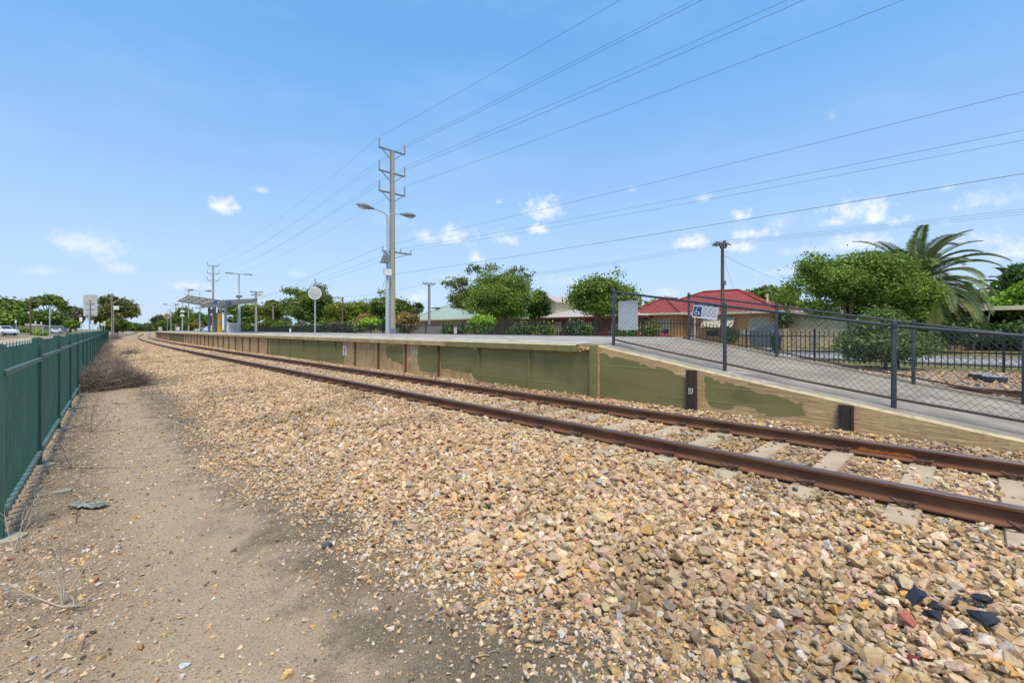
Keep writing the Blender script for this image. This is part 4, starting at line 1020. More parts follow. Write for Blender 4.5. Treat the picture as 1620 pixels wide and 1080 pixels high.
x, s, z, Y = plat(334, 9.9); b = MB(); b.box(x-.9,x+.9,s-.25,s+.25,z+.42,z+.5); b.box(x-.8,x-.7,s-.2,s+.2,z,z+.42); b.box(x+.7,x+.8,s-.2,s+.2,z,z+.42); tag(b.build('bench', M['galv']), 'low grey bench under the left side of the shelter', 'bench')
x, s, z, Y = plat(341.3, 9.7); b = MB(); w = 8*Y/F/2; b.box(x-w*.9,x+w*.9,s-w*.5,s+w*.5,z-.01,CH+(HY-495.5)*Y/F); b.box(x-w*.95,x+w*.95,s-w*.55,s+w*.55,CH+(HY-495.5)*Y/F,CH+(HY-494.7)*Y/F)
tag(b.build('information_board', M['brown_panel']), 'brown-grey information board beside the yellow column', 'board')
x, s, z, Y = plat(347.3, 9.35); r = thing('help_point', 'bright yellow help-point column under the shelter', 'help point', (x,s,z))
b = MB(); w = 4.6*Y/F/2; zt = CH+(HY-495.5)*Y/F; b.box(x-w,x+w,s-w,s+w,z-.01,zt); b.build('column', M['yellow'], r)
b = MB(); zm = CH+(HY-508.5)*Y/F; b.box(x-w*.5,x+w*.5,s-w-.05,s-w,zm-.05,zm+.15); b.box(x-w*.5,x+w*.5,s-w-.12,s-w,zm-.14,zm-.09); b.build('call_panel', M['galv'], r)
b = MB(); b.box(x-w,x+w,s-w,s+w,zt+.02,zt+.3); b.build('sign_cap', M['sign_blue'], r)
b = MB(); b.tube([(x-w*.5,s-w-.012,zt+.1),(x,s-w-.012,zt+.22),(x+w*.5,s-w-.012,zt+.12)], .022, 4); b.build('cap_mark', M['white'], r)
x, s, z, Y = plat(352, 9.3); p = at(352, 488.7, Y); r = thing('hanging_sign', 'small white hanging sign with a dark symbol under the shelter', 'sign', tuple(p))
b = MB(); w = 10*Y/F/2; h = 4*Y/F/2; rt = Vector((CT,-ST,0)); b.bar(p-rt*w, p+rt*w, .03, h); b.build('sign_plate', M['white'], r)
b = MB(); f = Vector((-ST,-CT,0))*.035; b.bar(p-rt*w*.62+f, p-rt*w*.1+f, .008, h*.6); b.build('sign_symbol', M['sign_blue'], r)
b = MB(); b.tube([p-rt*w*.5+Vector((0,0,h)), p-rt*w*.5+Vector((0,0,h+.55))], .015, 5); b.tube([p+rt*w*.5+Vector((0,0,h)), p+rt*w*.5+Vector((0,0,h+.55))], .015, 5); b.build('hanger', M['galv'], r)
def cabinet(label, x, s, z, w, d, h, legs=True):
    r = thing('cabinet', label, 'cabinet', (x,s,z)); b = MB(); z0 = .07 if legs else 0
    b.box(x-w/2,x+w/2,s-d/2,s+d/2,z+z0,z+h); b.box(x-w/2-.03,x+w/2+.03,s-d/2-.03,s+d/2+.03,z+h,z+h+.04)
    if legs:
        for e in (-1,1): b.box(x+e*w*.42-.05,x+e*w*.42+.05,s-d/2,s+d/2,z,z+z0)
    b.build('cabinet_body', M['white'], r)
    for e in (-1, 1):
        q = MB(); q.box(x+e*w*.235-w*.21,x+e*w*.235+w*.21,s-d/2-.014,s-d/2-.002,z+z0+.08,z+h-.08); dr = q.build('door', M['board_back'], r)
        q = MB(); q.box(x+e*.03-.015,x+e*.03+.015,s-d/2-.03,s-d/2-.015,z+h*.45,z+h*.55); q.build('handle', M['galv_dark'], dr)
    return r
x, s, z, Y = plat(367.8, 9.9); cabinet('white two-door metal cabinet on the platform between shelter and lamp post', x, s, z, .82, .45, 14.3*Y/F)
p = PL_(253.5, 523, 9.6); cabinet('far white cabinet standing on the far end of the platform', p.x, p.y, pz(p.y), .62, .5, 7.5*dep(253.5, 9.6+2)/F)
p = at(236.5, 526, 150); z = gzf(p.x, p.y); cabinet('small white relay box by the track past the platform end', p.x, p.y, z, 1.0, .6, .95, False)
p = at(205, 526, 175); z = gzf(p.x, p.y); cabinet('small white relay box left of the far level crossing', p.x, p.y, z, 1.1, .7, .95, False)
def smallsign(label, p, zb, h, bw, bh, plate='white', group=None, post='galv', face=None, cat='sign', r0=.035):
    x, y = p.x, p.y; r = thing('street_sign' if cat == 'sign' else 'post', label, cat, (x,y,zb), group)
    b = MB(); b.tube([(x,y,zb-.05),(x,y,zb+h)], r0, 8); b.build('sign_post', M[post], r)
    rt = Vector((CT,-ST,0)) if face is None else Vector(face); f = Vector((rt.y,-rt.x,0)); f = f if f.dot(Vector((-x,-y,0))) > 0 else -f
    b = MB(); c = Vector((x,y,zb+h-bh/2))+f*(r0+.01); b.bar(c-rt*bw/2, c+rt*bw/2, .006, bh/2); b.build('sign_plate', M[plate], r)
    return r, c, rt, f
p = at(282, 523, dep(282, 10.6+1.5)); r, c, rt, f = smallsign('small white warning sign with a red band at the left end of the shelter', p, pz(p.y, 10.5), 6.5*dep(282,12.1)/F, 4.6*dep(282,12.1)/F, 5*dep(282,12.1)/F)
b = MB(); b.bar(c-rt*.33+f*.012+Vector((0,0,.3)), c+rt*.33+f*.012+Vector((0,0,.3)), .004, .055); b.bar(c-rt*.07+f*.012, c+rt*.07+f*.012, .004, .1); b.build('sign_band', M['sign_red'], r)
# left side: sign backs and parking signs
Y = 38.7; p = at(141.5, 522, Y); zb = gzf(p.x, p.y)
r = thing('traffic_sign', 'large blank back of a pale traffic sign behind the green fence', 'sign', (p.x,p.y,zb))
b = MB(); b.tube([(p.x,p.y,zb-.05),(p.x,p.y,CH+(HY-474)*Y/F)], .055, 10); b.build('sign_post', M['galv'], r)
rt = Vector((CT,-ST,0)); f = Vector((ST,CT,0)); c = at(141.5, 483, Y)+f*.08; w = 22.5*Y/F/2; h = 34*Y/F/2
def rounded(c, u, v, w, h, rad, n=5):
    out = []
    for sx, sy, a0 in ((1,1,0),(-1,1,90),(-1,-1,180),(1,-1,270)):
        for i in range(n): t = math.radians(a0+90*i/(n-1)); out.append(c+u*(sx*(w-rad)+rad*math.cos(t))+v*(sy*(h-rad)+rad*math.sin(t)))
    return out
b = MB(); b.prism(rounded(c, rt, Vector((0,0,1)), w, h, .1), f*.012); b.build('sign_plate', M['board_back'], r)
b = MB()
for yy in (480, 488.5, 497): q = at(141.5, yy, Y)+f*.06; b.bar(q-rt*.35, q+rt*.35, .02, .025)
b.build('bracket', M['galv'], r)
for px, yt, yb, Yd, bw, bh, lab in ((79, 484, 530, 45, .28, .75, 'tall grey sign post with an edge-on plate behind the near fence'), (128.5, 502, 524, 55, .34, .5, 'small white sign on a pole just left of the large sign back'), (147, 506.5, 524, 66, .3, .5, 'small pale sign on a thin post just right of the large sign back'), (156, 509, 524, 80, .3, .5, 'second small sign post right of the large sign back'), (161.5, 511, 524, 90, .3, .5, 'thin short sign post left of the red-lettered plate'), (165.5, 508.5, 524, 84, .34, .8, 'white parking plate with a dark symbol near the fence end'), (25.5, 506, 531, 78, .3, .5, 'thin white sign post beside the dark sheet fence'), (56.5, 508, 531, 88, .3, .45, 'thin white sign post right of the dark timber pole'), (68.5, 509, 531, 92, .3, .45, 'leaning thin white sign post left of the parked cars')):
    p = at(px, 522, Yd); zb = CH-(yb-HY)*Yd/F-.15; zb = max(zb, -.2)
    r, c, rt, f = smallsign(lab, p, zb, CH+(HY-yt)*Yd/F-zb, bw, bh, face=(Vector((.35,.94,0)) if px == 79 else None), r0=.06 if px == 79 else .04)
    if px == 68.5: r.rotation_euler = (.0, -.09, 0)
    if px == 165.5:
        b = MB(); b.tube([c+f*.012+Vector((0,0,-.25)), c+f*.012+Vector((0,0,.25))], .03, 4); b.build('sign_symbol', M['sign_black'], r)
# ---- platform wall warning sign
def text_obj(name, body, c, u, v, size, mat, parent, ext=.001):
    cu = bpy.data.curves.new(name, 'FONT'); cu.body = body; cu.size = size; cu.align_x = 'CENTER'; cu.align_y = 'CENTER'; cu.extrude = ext
    o = bpy.data.objects.new(name, cu); me = bpy.data.meshes.new_from_object(o); bpy.data.objects.remove(o)
    n = u.cross(v); mt = Matrix((u, v, n)).transposed()
    me.transform(Matrix.Translation(Vector(c)-Vector(ORG.get(parent.name, (0,0,0)))) @ mt.to_4x4())
    me.materials.clear(); me.materials.append(mat)
    ob = bpy.data.objects.new(name, me); COL.objects.link(ob); ob.parent = parent; return ob
s0 = plat(545.8, 7.5)[1]; x0 = PW0-.012; w = .155; zt, zb = 1.19, .685; Z = Vector((0,0,1)); U = Vector((0,-1,0)); NRM = Vector((-1,0,0))
r = thing('warning_sign', 'tall white warning sign with a red header on the platform wall', 'sign', (x0, s0, zb))
b = MB(); b.box(x0-.004, x0+.004, s0-w, s0+w, zb, zt); b.build('sign_plate', M['white'], r)
b = MB(); b.box(x0-.008, x0-.005, s0-w*.96, s0+w*.96, zt-.1, zt-.012); b.build('red_header', M['sign_red'], r)
text_obj('lettering', 'Danger', (x0-.010, s0, zt-.055), U, Z, .075, M['white'], r)
text_obj('lettering', 'Tickets', (x0-.007, s0, zb+.38-.1), U, Z, .0, M['sign_black'], r) if False else None
b = MB()
b.tube([(x0-.008, s0+.01*math.cos(t), zt-.145+.018*math.sin(t)) for t in np.linspace(0,6.28,9)], .006, 4); b.bar((x0-.008,s0,zt-.185),(x0-.008,s0,zt-.16),.012,.012)
b.build('pictogram', M['sign_black'], r); b = MB(); b.bar((x0-.008,s0-.085,zt-.225),(x0-.008,s0+.085,zt-.225),.003,.011); b.build('sign_print', M['sign_black'], r); b = MB(); b.bar((x0-.008,s0-.1,zb+.03),(x0-.008,s0+.1,zb+.03),.003,.008)
for zc, rr in ((zb+.215,.055),): pass
b.build('sign_print', M['sign_black'], r); b = MB(); b.bar((x0-.008,s0,zb+.15),(x0-.008,s0,zb+.25),.012,.012); b.build('pictogram', M['sign_black'], r)
b = MB()
for zc in (zb+.235, zb+.115): b.tube([(x0-.009, s0+.048*math.cos(t), zc+.05*math.sin(t)) for t in np.linspace(0,6.283,17)], .0075, 5, cap=False)
b.build('red_symbol', M['sign_red'], r)
# ---- access sign on the back chain fence (slopes with the ramp)
a = 11.28; sA = 5.07; sB = 4.44; sm = (sA+sB)/2
zc = CH+(HY-492)*11.3/F; U = Vector((0,-1,-.155)).normalized(); V_ = Vector((0,-.10,1)); V_ = (V_-U*V_.dot(U)).normalized(); c = Vector((a, sm, zc))
r = thing('access_sign', 'white and blue wheelchair access sign hung on the far ramp fence', 'sign', tuple(c))
W2, H2 = .315, .195
b = MB(); b.prism(rounded(c, U, V_, W2, H2, .02), (.006,0,0)); b.build('sign_plate', M['white'], r)
def rect(b, u0, u1, v0, v1, lift): b.prism([c+U*u+V_*v+Vector((-lift,0,0)) for u, v in ((u0,v0),(u1,v0),(u1,v1),(u0,v1))], (lift*.5,0,0))
b = MB(); rect(b, -W2+.012, W2-.01, H2-.072, H2-.006, .003); rect(b, -W2+.018, -W2+.225, -H2+.04, H2-.105, .003); b.build('blue_panel', M['sign_blue'], r)
tc = lambda u, v, l=.006: c+U*u+V_*v+Vector((-l,0,0))
text_obj('lettering', 'Boarding Point', tc(-.01, H2-.04, .004), U, V_, .062, M['white'], r)
for i, ln in enumerate(('Wait in this area', 'if you wish to be', 'met by the driver', 'and helped aboard')): text_obj('lettering', ln, tc(.105, .065-.057*i, .002), U, V_, .05, M['sign_black'], r)
b = MB(); o_ = (-W2+.11, -.065)
b.tube([tc(o_[0]+.055*math.cos(t), o_[1]+.052*math.sin(t)) for t in np.linspace(2.3, 6.2, 16)], .0075, 5)
b.tube([tc(o_[0]-.01, o_[1]+.125), tc(o_[0]-.025, o_[1]+.05), tc(o_[0]-.02, o_[1]+.02), tc(o_[0]+.045, o_[1]+.015), tc(o_[0]+.065, o_[1]-.04), tc(o_[0]+.09, o_[1]-.04)], .0085, 5)
b.tube([tc(o_[0]+.002, o_[1]+.135), tc(o_[0]+.006, o_[1]+.148)], .012, 8); b.build('wheelchair_symbol', M['white'], r)
# ---- blank board on the near chain fence
a = 7.975; s0 = 4.92; w = .225
zt, zb = CH+(HY-475.5)*9.05/F, CH+(HY-522)*9.05/F
r = thing('notice_board', 'plain pale back of a board hanging behind the near chain-link fence', 'board', (a, s0, zb))
b = MB(); b.prism(rounded(Vector((a,s0,(zt+zb)/2)), Vector((0,-1,0)), Vector((0,0,1)), w, (zt-zb)/2, .02), (.006,0,0)); b.build('board_panel', M['board_plain'], r)
# small red-white sign on palisade
p = at(720.5, 522, 36.5); p = at(720.5, 521.5, dep(720.5, 21.75)); Yd = dep(720.5, 21.75); zc = CH+(HY-521.5)*Yd/F; hh = 11*Yd/F/2; ww = 6*Yd/F/2
r = thing('warning_sign', 'small white notice with a red header on the black palisade fence', 'sign', (p.x,p.y,zc))
b = MB(); b.box(p.x-.005,p.x+.005,p.y-ww*1.2,p.y+ww*1.2,zc-hh,zc+hh); b.build('sign_plate', M['white'], r)
b = MB(); b.box(p.x-.009,p.x-.006,p.y-ww*1.15,p.y+ww*1.15,zc+hh*.6,zc+hh*.95); b.build('red_header', M['sign_red'], r)
b = MB()
for k in range(3): b = MB(); b.box(p.x-.009,p.x-.006,p.y-ww*.8,p.y+ww*.8,zc+hh*(.25-.35*k),zc+hh*(.35-.35*k)); b.build('sign_print', M['sign_black'], r)
# small things: bollard by fence, pit lids
p = at(459.5, 523, dep(459.5, 20.5)); smallsign('short white marker post in front of the palisade fence', p, gzf(p.x,p.y), 1.0, .22, .5)
for px, py, lab in ((1551.5, 596.5, 'flat black pit lid nearer the palisade fence'), (1573.5, 600.5, 'flat black pit lid nearer the far rail')):
    p = atz(px, py, .36); z = gzf(p.x, p.y); r = thing('pit_lid', lab, 'pit lid', (p.x,p.y,z), 'flat black pit lids among the stones')
    a_ = R.uniform(0,1); pts = [(p.x+.40*math.cos(t+a_)*1.05, p.y+.26*math.sin(t+a_), z+.05) for t in np.linspace(0, 2*math.pi, 9)[:-1]]
    b = MB(); b.prism(pts, (0,0,.10)); b.build('rim', M['plastic_black'], r)
    b = MB(); b.prism([(p.x+(q[0]-p.x)*.96, p.y+(q[1]-p.y)*.96, z+.152) for q in pts], (0,0,.008)); b.build('lid_top', M['pit_top'], r)
# ================================================================ VEGETATION
PALS = {
 'bright': [(.106,.162,.024),(.14,.20,.03),(.068,.112,.018),(.175,.235,.04),(.09,.13,.025)],
 'mid':    [(.078,.118,.022),(.11,.15,.028),(.055,.085,.018),(.14,.18,.032),(.085,.11,.03)],
 'dark':   [(.046,.075,.021),(.065,.10,.025),(.034,.056,.017),(.085,.12,.03),(.055,.085,.03)],
 'yellow': [(.10,.13,.022),(.12,.145,.024),(.07,.095,.02),(.30,.24,.03),(.09,.12,.02)],
 'orange': [(.075,.10,.022),(.11,.135,.026),(.05,.072,.018),(.22,.14,.03),(.08,.11,.024)],
 'brown':  [(.24,.15,.055),(.30,.19,.07),(.16,.11,.045),(.17,.15,.05),(.34,.24,.10)],
 'gum':    [(.10,.115,.035),(.14,.15,.04),(.065,.08,.028),(.17,.16,.05),(.12,.10,.04)],
 'grey':   [(.09,.095,.055),(.12,.12,.075),(.06,.066,.04),(.10,.088,.06),(.14,.13,.09)],
 'lime':   [(.16,.28,.022),(.22,.36,.03),(.10,.17,.018),(.24,.34,.04),(.12,.19,.02)],
 'hedge':  [(.052,.092,.028),(.07,.118,.034),(.04,.068,.022),(.095,.145,.04),(.06,.1,.034)],
 'shrub':  [(.088,.13,.036),(.12,.165,.042),(.06,.09,.028),(.15,.20,.055),(.10,.14,.045)],
 'palm':   [(.115,.155,.06),(.145,.185,.07),(.085,.115,.045),(.18,.21,.09),(.13,.155,.07)],
}
LEAF = 1.65
def leaf_cloud(name, lobes, n, size, pal, parent, seed, clump=.38, per=22, elong=1.9, droop=.0, up=.35):
    """lobes: (x,y,z,rx,ry,rz) world; n leaves in total, laid in small sprays over the lobes"""
    r = np.random.default_rng(seed); pal = np.array(PALS[pal])*LEAF if isinstance(pal, str) else np.array(pal)
    L = np.array(lobes, float); wt = (L[:,3]*L[:,4]+L[:,4]*L[:,5]+L[:,3]*L[:,5]); wt /= wt.sum()
    nc = max(4, n//per); li = r.choice(len(L), nc, p=wt)
    d = r.normal(size=(nc,3)); d /= np.linalg.norm(d, axis=1)[:,None]; d[:,2] = np.where(d[:,2] < -.35, d[:,2]*.5, d[:,2]); 
    rad = 1-.42*r.random(nc)**2.2+r.normal(0,.05,nc)
    C = L[li,:3]+d*L[li,3:]*rad[:,None]
    tone = r.normal(0,.16,nc); pick = r.choice(len(pal), nc, p=np.array([.3,.26,.2,.12,.12])[:len(pal)])
    k = r.integers(int(per*.6), int(per*1.4), nc); ci = np.repeat(np.arange(nc), k); m = len(ci)
    cs = clump*(.6+.7*r.random(nc))
    P = C[ci]+r.normal(size=(m,3))*cs[ci,None]*np.array([.55,.55,.42])
    P[:,2] -= droop*cs[ci]*r.random(m)
    nn = d[ci]*.55+r.normal(size=(m,3))*.75+np.array([0,0,up]); nn /= np.linalg.norm(nn, axis=1)[:,None]
    t = r.normal(size=(m,3)); t[:,2] -= droop*1.5; t -= nn*(t*nn).sum(1)[:,None]; t /= np.linalg.norm(t, axis=1)[:,None]; b = np.cross(nn, t)
    sz = size*(.6+.8*r.random(m)); a_ = t*(sz*elong*.5)[:,None]; b_ = b*(sz*.5)[:,None]
    fold = nn*(sz*.12)[:,None]
    V = np.stack([P-a_, P+b_+fold, P+a_, P-b_+fold], 1).reshape(-1,3)
    Fc = np.arange(m*4).reshape(m,4)
    mixp = pal[pick][ci]*.7+pal[r.choice(len(pal), m)]*.3
    col = np.clip(mixp*(1+tone[ci]+r.normal(0,.13,m))[:,None], .008, .6)
    return npmesh(name, V, Fc, M['leaf'], parent, col=col)
def rand_lobes(c, rx, ry, rz, n, seed, frac=(.34,.55), flat=.8):
    r = np.random.default_rng(seed); out = []
    for i in range(n):
        d = r.normal(size=3); d /= np.linalg.norm(d); d[2] = max(d[2], -.55); q = .72*r.random()**.5
        f = r.uniform(*frac); out.append((c[0]+d[0]*rx*q, c[1]+d[1]*ry*q, c[2]+d[2]*rz*q, rx*f, ry*f, rz*f*flat+.0))
    return out
def trunk_mb(base, lobes, r0, seed, forks=5, htop=None, lean=0):
    r = random.Random(seed); b = MB(); bx, by, bz_ = base
    L = sorted(lobes, key=lambda q: -q[3]*q[5])[:forks+3]
    zmin = min(q[2]-q[5] for q in lobes); cz = sum(q[2] for q in lobes)/len(lobes)
    hs = max(.4, (zmin-bz_)*.75+.25*(cz-bz_)*.3); top = (bx+lean+r.uniform(-.15,.15), by, bz_+hs)
    b.tube([(bx,by,bz_-.2), (bx+lean*.3,by,bz_+hs*.35), (bx+lean*.7+r.uniform(-.1,.1),by,bz_+hs*.7), top], [r0*1.25, r0, r0*.88, r0*.78], 9)
    for q in L[:forks]:
        m = ((top[0]+q[0])/2+r.uniform(-.2,.2), (top[1]+q[1])/2+r.uniform(-.2,.2), top[2]+(q[2]-top[2])*.55+.1)
        b.tube([top, m, (q[0],q[1],q[2]+q[5]*.3)], [r0*.55, r0*.36, r0*.1], 6)
    return b
def tree(name, label, x0, x1, yt, yb, w, pal, n, size, seed, nl=14, cat='tree', group=None, base=None, depth=None, ry=None, frac=(.34,.55), trunk=True, r0=.2, bark='bark', clump=.4, extra=None, elong=1.9, droop=0, flat=.8, px_trunk=None, forks=5, per=22):
    xm = (x0+x1)/2; Y = depth or dep(xm, w); g = at(xm, HY, Y); zg = gzf(g.x, g.y) if base is None else base
    rx = (x1-x0)/2*Y/F*.98; zt = CH+(HY-yt)*Y/F; zb = max(CH+(HY-yb)*Y/F, zg+.05); c = (g.x, g.y, (zt+zb)/2); rz = (zt-zb)/2*.97
    root = thing(name, label, cat, (g.x, g.y, zg), group)
    lobes = rand_lobes((0,0,0), rx, ry or rx*.85, rz, nl, seed, frac, flat)
    # crowns are laid out in the tree's own frame turned to face across the street
    lobes = [(c[0]+l[0]*CT+l[1]*ST, c[1]-l[0]*ST+l[1]*CT, c[2]+l[2], l[3], l[4], l[5]) for l in lobes]
    if extra:
        for (ex, ey, er, ez) in extra:
            q = at(ex, ey, Y); lobes.append((q.x, q.y, q.z, er, er, ez))
    leaf_cloud('crown', lobes, n, size, pal, root, seed, clump, elong=elong, droop=droop, per=per)
    if trunk:
        b = at(px_trunk, HY, Y) if px_trunk else g
        trunk_mb((b.x, b.y, zg), lobes, r0, seed, forks).build('trunk', M[bark], root)
    return root, lobes, Y
# --- street trees and shrubs beyond the black fence
tree('broadleaf_tree', 'big round light-green tree in front of the pale green and beige roofs', 727, 862, 434, 516, 31, 'bright', 60000, .105, 101, 24, r0=.22, droop=.5, clump=.5, px_trunk=800, extra=[(770,440,1.1,.8),(800,450,1.3,.9)])
tree('broadleaf_tree', 'darker taller tree with loose orange-tipped top behind the round light-green one', 706, 846, 424, 505, 37, 'orange', 24000, .15, 102, 15, r0=.25, frac=(.3,.46), clump=.55, extra=[(750,428,.9,.5),(775,424,.8,.45),(818,428,.9,.5),(838,440,.8,.5),(720,448,1.3,.7),(725,470,1.2,1.0)])
tree('conifer_shrub', 'dark upright tree beside the beige roof, right of the round light-green tree', 838, 866, 452, 522, 35, 'dark', 7000, .16, 103, 9, r0=.15)
tree('broadleaf_tree', 'rounded green tree left of the chain-link fence post, before the beige roof', 882, 1012, 434, 508, 31, 'bright', 38000, .12, 104, 22, r0=.2, clump=.48, droop=.35, px_trunk=942, extra=[(978,430,.35,.5)])
tree('broadleaf_tree', 'dark green tree between the red roof and the wide spreading tree', 1172, 1268, 450, 492, 50, 'mid', 11000, .22, 105, 12, r0=.2)
tree('spreading_tree', 'wide dense green tree in front of the palm and the cream house', 1266, 1480, 402, 502, 33, 'bright', 120000, .085, 106, 40, r0=.2, frac=(.24,.42), clump=.46, px_trunk=1345, forks=8, extra=[(1285,420,.7,.6),(1262,455,.7,.5),(1240,470,.6,.5),(1455,470,1.0,.9),(1430,445,1.1,.9),(1440,492,.9,.6),(1380,495,1.0,.6),(1300,490,.8,.5)])
tree('weeping_tree', 'drooping green tree top at the right edge above the carport', 1586, 1650, 412, 470, 56, 'hedge', 9000, .22, 107, 10, droop=1.6, elong=3.2, r0=.2)
tree('dense_tree', 'vivid lime-green dense tree above the dark carport at the right edge', 1574, 1660, 446, 505, 47, 'lime', 15000, .16, 108, 12, r0=.2)
tree('wild_shrub', 'large loose green shrub growing against the black fence behind the ramp', 1340, 1462, 508, 579, 20.6, 'shrub', 40000, .055, 109, 20, cat='shrub', trunk=True, r0=.06, clump=.28, elong=2.6, frac=(.3,.5), extra=[(1400,506,.5,.35),(1380,520,.5,.3)])
tree('clipped_hedge', 'dark green rounded hedge under the palm, left of the carport', 1466, 1548, 507, 548, 38, 'hedge', 12000, .12, 110, 12, cat='hedge', trunk=False)
tree('clipped_hedge', 'low dark green hedge in front of the dark carport', 1548, 1660, 512, 545, 39, 'hedge', 12000, .12, 111, 12, cat='hedge', trunk=False)
tree('garden_shrub', 'bright green bush behind the black fence, before the pale green roof', 736, 778, 499, 530, 25.5, 'lime', 9000, .12, 112, 9, cat='shrub', trunk=False, base=.6)
tree('garden_shrub', 'low green bush behind the small notice on the fence', 700, 738, 513, 532, 25.0, 'shrub', 5000, .11, 113, 7, cat='shrub', trunk=False, base=.5)
tree('garden_shrub', 'pale green bush under the big round tree', 808, 848, 514, 532, 25.0, 'shrub', 5000, .11, 114, 7, cat='shrub', trunk=False, base=.5)
tree('garden_shrub', 'flowering low bush in front of the dark red house', 852, 876, 514, 532, 25.3, 'bright', 3500, .1, 115, 6, cat='shrub', trunk=False, base=.5)
tree('garden_shrub', 'low leafy bush right of the dark red porch', 898, 930, 512, 532, 25.2, 'shrub', 4500, .1, 116, 7, cat='shrub', trunk=False, base=.5)
tree('garden_shrub', 'green bush behind the pale board on the chain-link fence', 975, 1012, 516, 534, 25.5, 'shrub', 4500, .1, 117, 7, cat='shrub', trunk=False, base=.5)
tree('garden_shrub', 'yellow-green bush in front of the orange brick wall', 1022, 1038, 516, 534, 26, 'yellow', 2200, .1, 118, 5, cat='shrub', trunk=False, base=.5)
tree('garden_shrub', 'dark little bush below the white sunblind of the brick house', 1142, 1166, 516, 545, 36.5, 'hedge', 3500, .1, 119, 6, cat='shrub', trunk=False)
# --- middle distance, behind the platform
tree('spreading_tree', 'large dark-green spreading tree behind the round mirror', 430, 556, 457, 522, 40, 'mid', 60000, .25, 121, 30, r0=.35, clump=.9, frac=(.24,.42), extra=[(460,462,1.6,.8),(505,456,1.5,.8)])
tree('broadleaf_tree', 'olive-green tree with yellow tips behind the brown side-arm pole', 512, 612, 470, 524, 46, 'yellow', 26000, .25, 122, 16, r0=.3, clump=.8)
tree('broadleaf_tree', 'dark round tree just left of the big power pole', 578, 658, 469, 523, 40, 'mid', 24000, .22, 123, 14, r0=.3, clump=.7, extra=[(604,462,.5,.35)])
tree('broadleaf_tree', 'grey-green treetop between the power pole and the small fan palm', 634, 662, 477, 512, 62, 'grey', 6000, .35, 124, 8, r0=.25)
tree('dry_shrub', 'tall rust-brown bush left of the lamp post', 562, 598, 493, 526, 29, 'brown', 7000, .16, 125, 9, cat='shrub', trunk=False, base=.5)
tree('garden_shrub', 'vivid green bush behind the fence left of the lamp post', 562, 600, 503, 528, 25.5, 'lime', 7000, .15, 126, 8, cat='shrub', trunk=False, base=.5)
tree('dry_shrub', 'rust-brown bush right of the big power pole', 628, 664, 493, 528, 26, 'brown', 7000, .15, 127, 9, cat='shrub', trunk=False, base=.5)
tree('grey_shrub', 'grey-green scrubby bush left of the mirror post', 440, 462, 500, 524, 31, 'grey', 4000, .24, 128, 6, cat='shrub', trunk=False, base=.5)
tree('grey_shrub', 'pale scrubby bush between mirror post and the brown pole', 466, 486, 508, 524, 30, 'grey', 3500, .22, 129, 6, cat='shrub', trunk=False, base=.5)
tree('broadleaf_tree', 'yellow-topped tree right of the shelter', 402, 452, 472, 523, 41, 'yellow', 9000, .36, 131, 10, r0=.3, clump=.8)
tree('broadleaf_tree', 'dark green tree behind the white cabinet and shelter', 356, 412, 476, 521, 38, 'mid', 11000, .4, 132, 12, r0=.3, clump=.9)
tree('broadleaf_tree', 'rounded green tree behind the left wing of the shelter', 273, 318, 483, 523, 32, 'mid', 10000, .45, 133, 12, r0=.3, clump=1.0)
tree('broadleaf_tree', 'low green tree behind the middle of the shelter', 298, 338, 492, 523, 31, 'mid', 8000, .42, 134, 10, r0=.3, clump=.9)
tree('dry_shrub', 'brown-tinged bush under the shelter roof', 302, 320, 505, 523, 29, 'brown', 2500, .35, 135, 6, cat='shrub', trunk=False)
tree('broadleaf_tree', 'far dark tree at the left end of the platform', 238, 270, 498, 523, 45, 'dark', 7000, .7, 136, 9, r0=.4, clump=1.4)
tree('broadleaf_tree', 'far green tree behind the striped mirror', 250, 276, 507, 524, 36, 'mid', 5000, .6, 137, 8, r0=.35, clump=1.2)
for x0_, x1_, yt_, w_, pal_, lab_ in ((408,436,507,27,'mid','low green bushes behind the fence between the two pale power poles'), (436,458,510,28,'bright','low bright bush right of the short pale power pole'), (484,522,506,28,'mid','dark leafy bush just right of the mirror post'), (520,546,510,30,'grey','grey-green bush left of the brown side-arm pole'), (542,566,509,29,'shrub','mid-green bush right of the brown side-arm pole'), (598,632,506,28,'hedge','dark bush behind the lamp post and big power pole'), (372,404,508,27,'mid','low bush behind the fence left of the pole with hanging insulators')):
    tree('garden_shrub', lab_, x0_, x1_, yt_, 527, w_, pal_, 6000, .2, int(x0_), 8, cat='shrub', trunk=False, base=.6, clump=.5)
# --- far treeline where the line vanishes
r_ = np.random.default_rng(5); lob = []
for i in range(60):
    px = r_.uniform(188, 300); Y = r_.uniform(420, 620); q = at(px, 522, Y); h = r_.uniform(3.5, 8)
    lob.append((q.x, q.y, 1+h*.5, r_.uniform(4,8), r_.uniform(4,8), h*.55))
o = leaf_cloud('far_trees', lob, 16000, 1.5, 'dark', None, 140, 3.0); tag(o, 'far-off line of trees where the railway vanishes', 'trees', kind='stuff')
lob = []
for i in range(90):
    px = r_.uniform(420, 1700); w = r_.uniform(75, 130); Y = min(dep(px, w), 500); q = at(px, 522, Y); h = r_.uniform(3, 6.5)
    lob.append((q.x, q.y, .9+h*.45, r_.uniform(4,8), r_.uniform(4,8), h*.5))
o = leaf_cloud('far_trees', lob, 26000, 1.0, 'mid', None, 141, 2.2); tag(o, 'distant garden trees showing between and behind the houses', 'trees', kind='stuff')
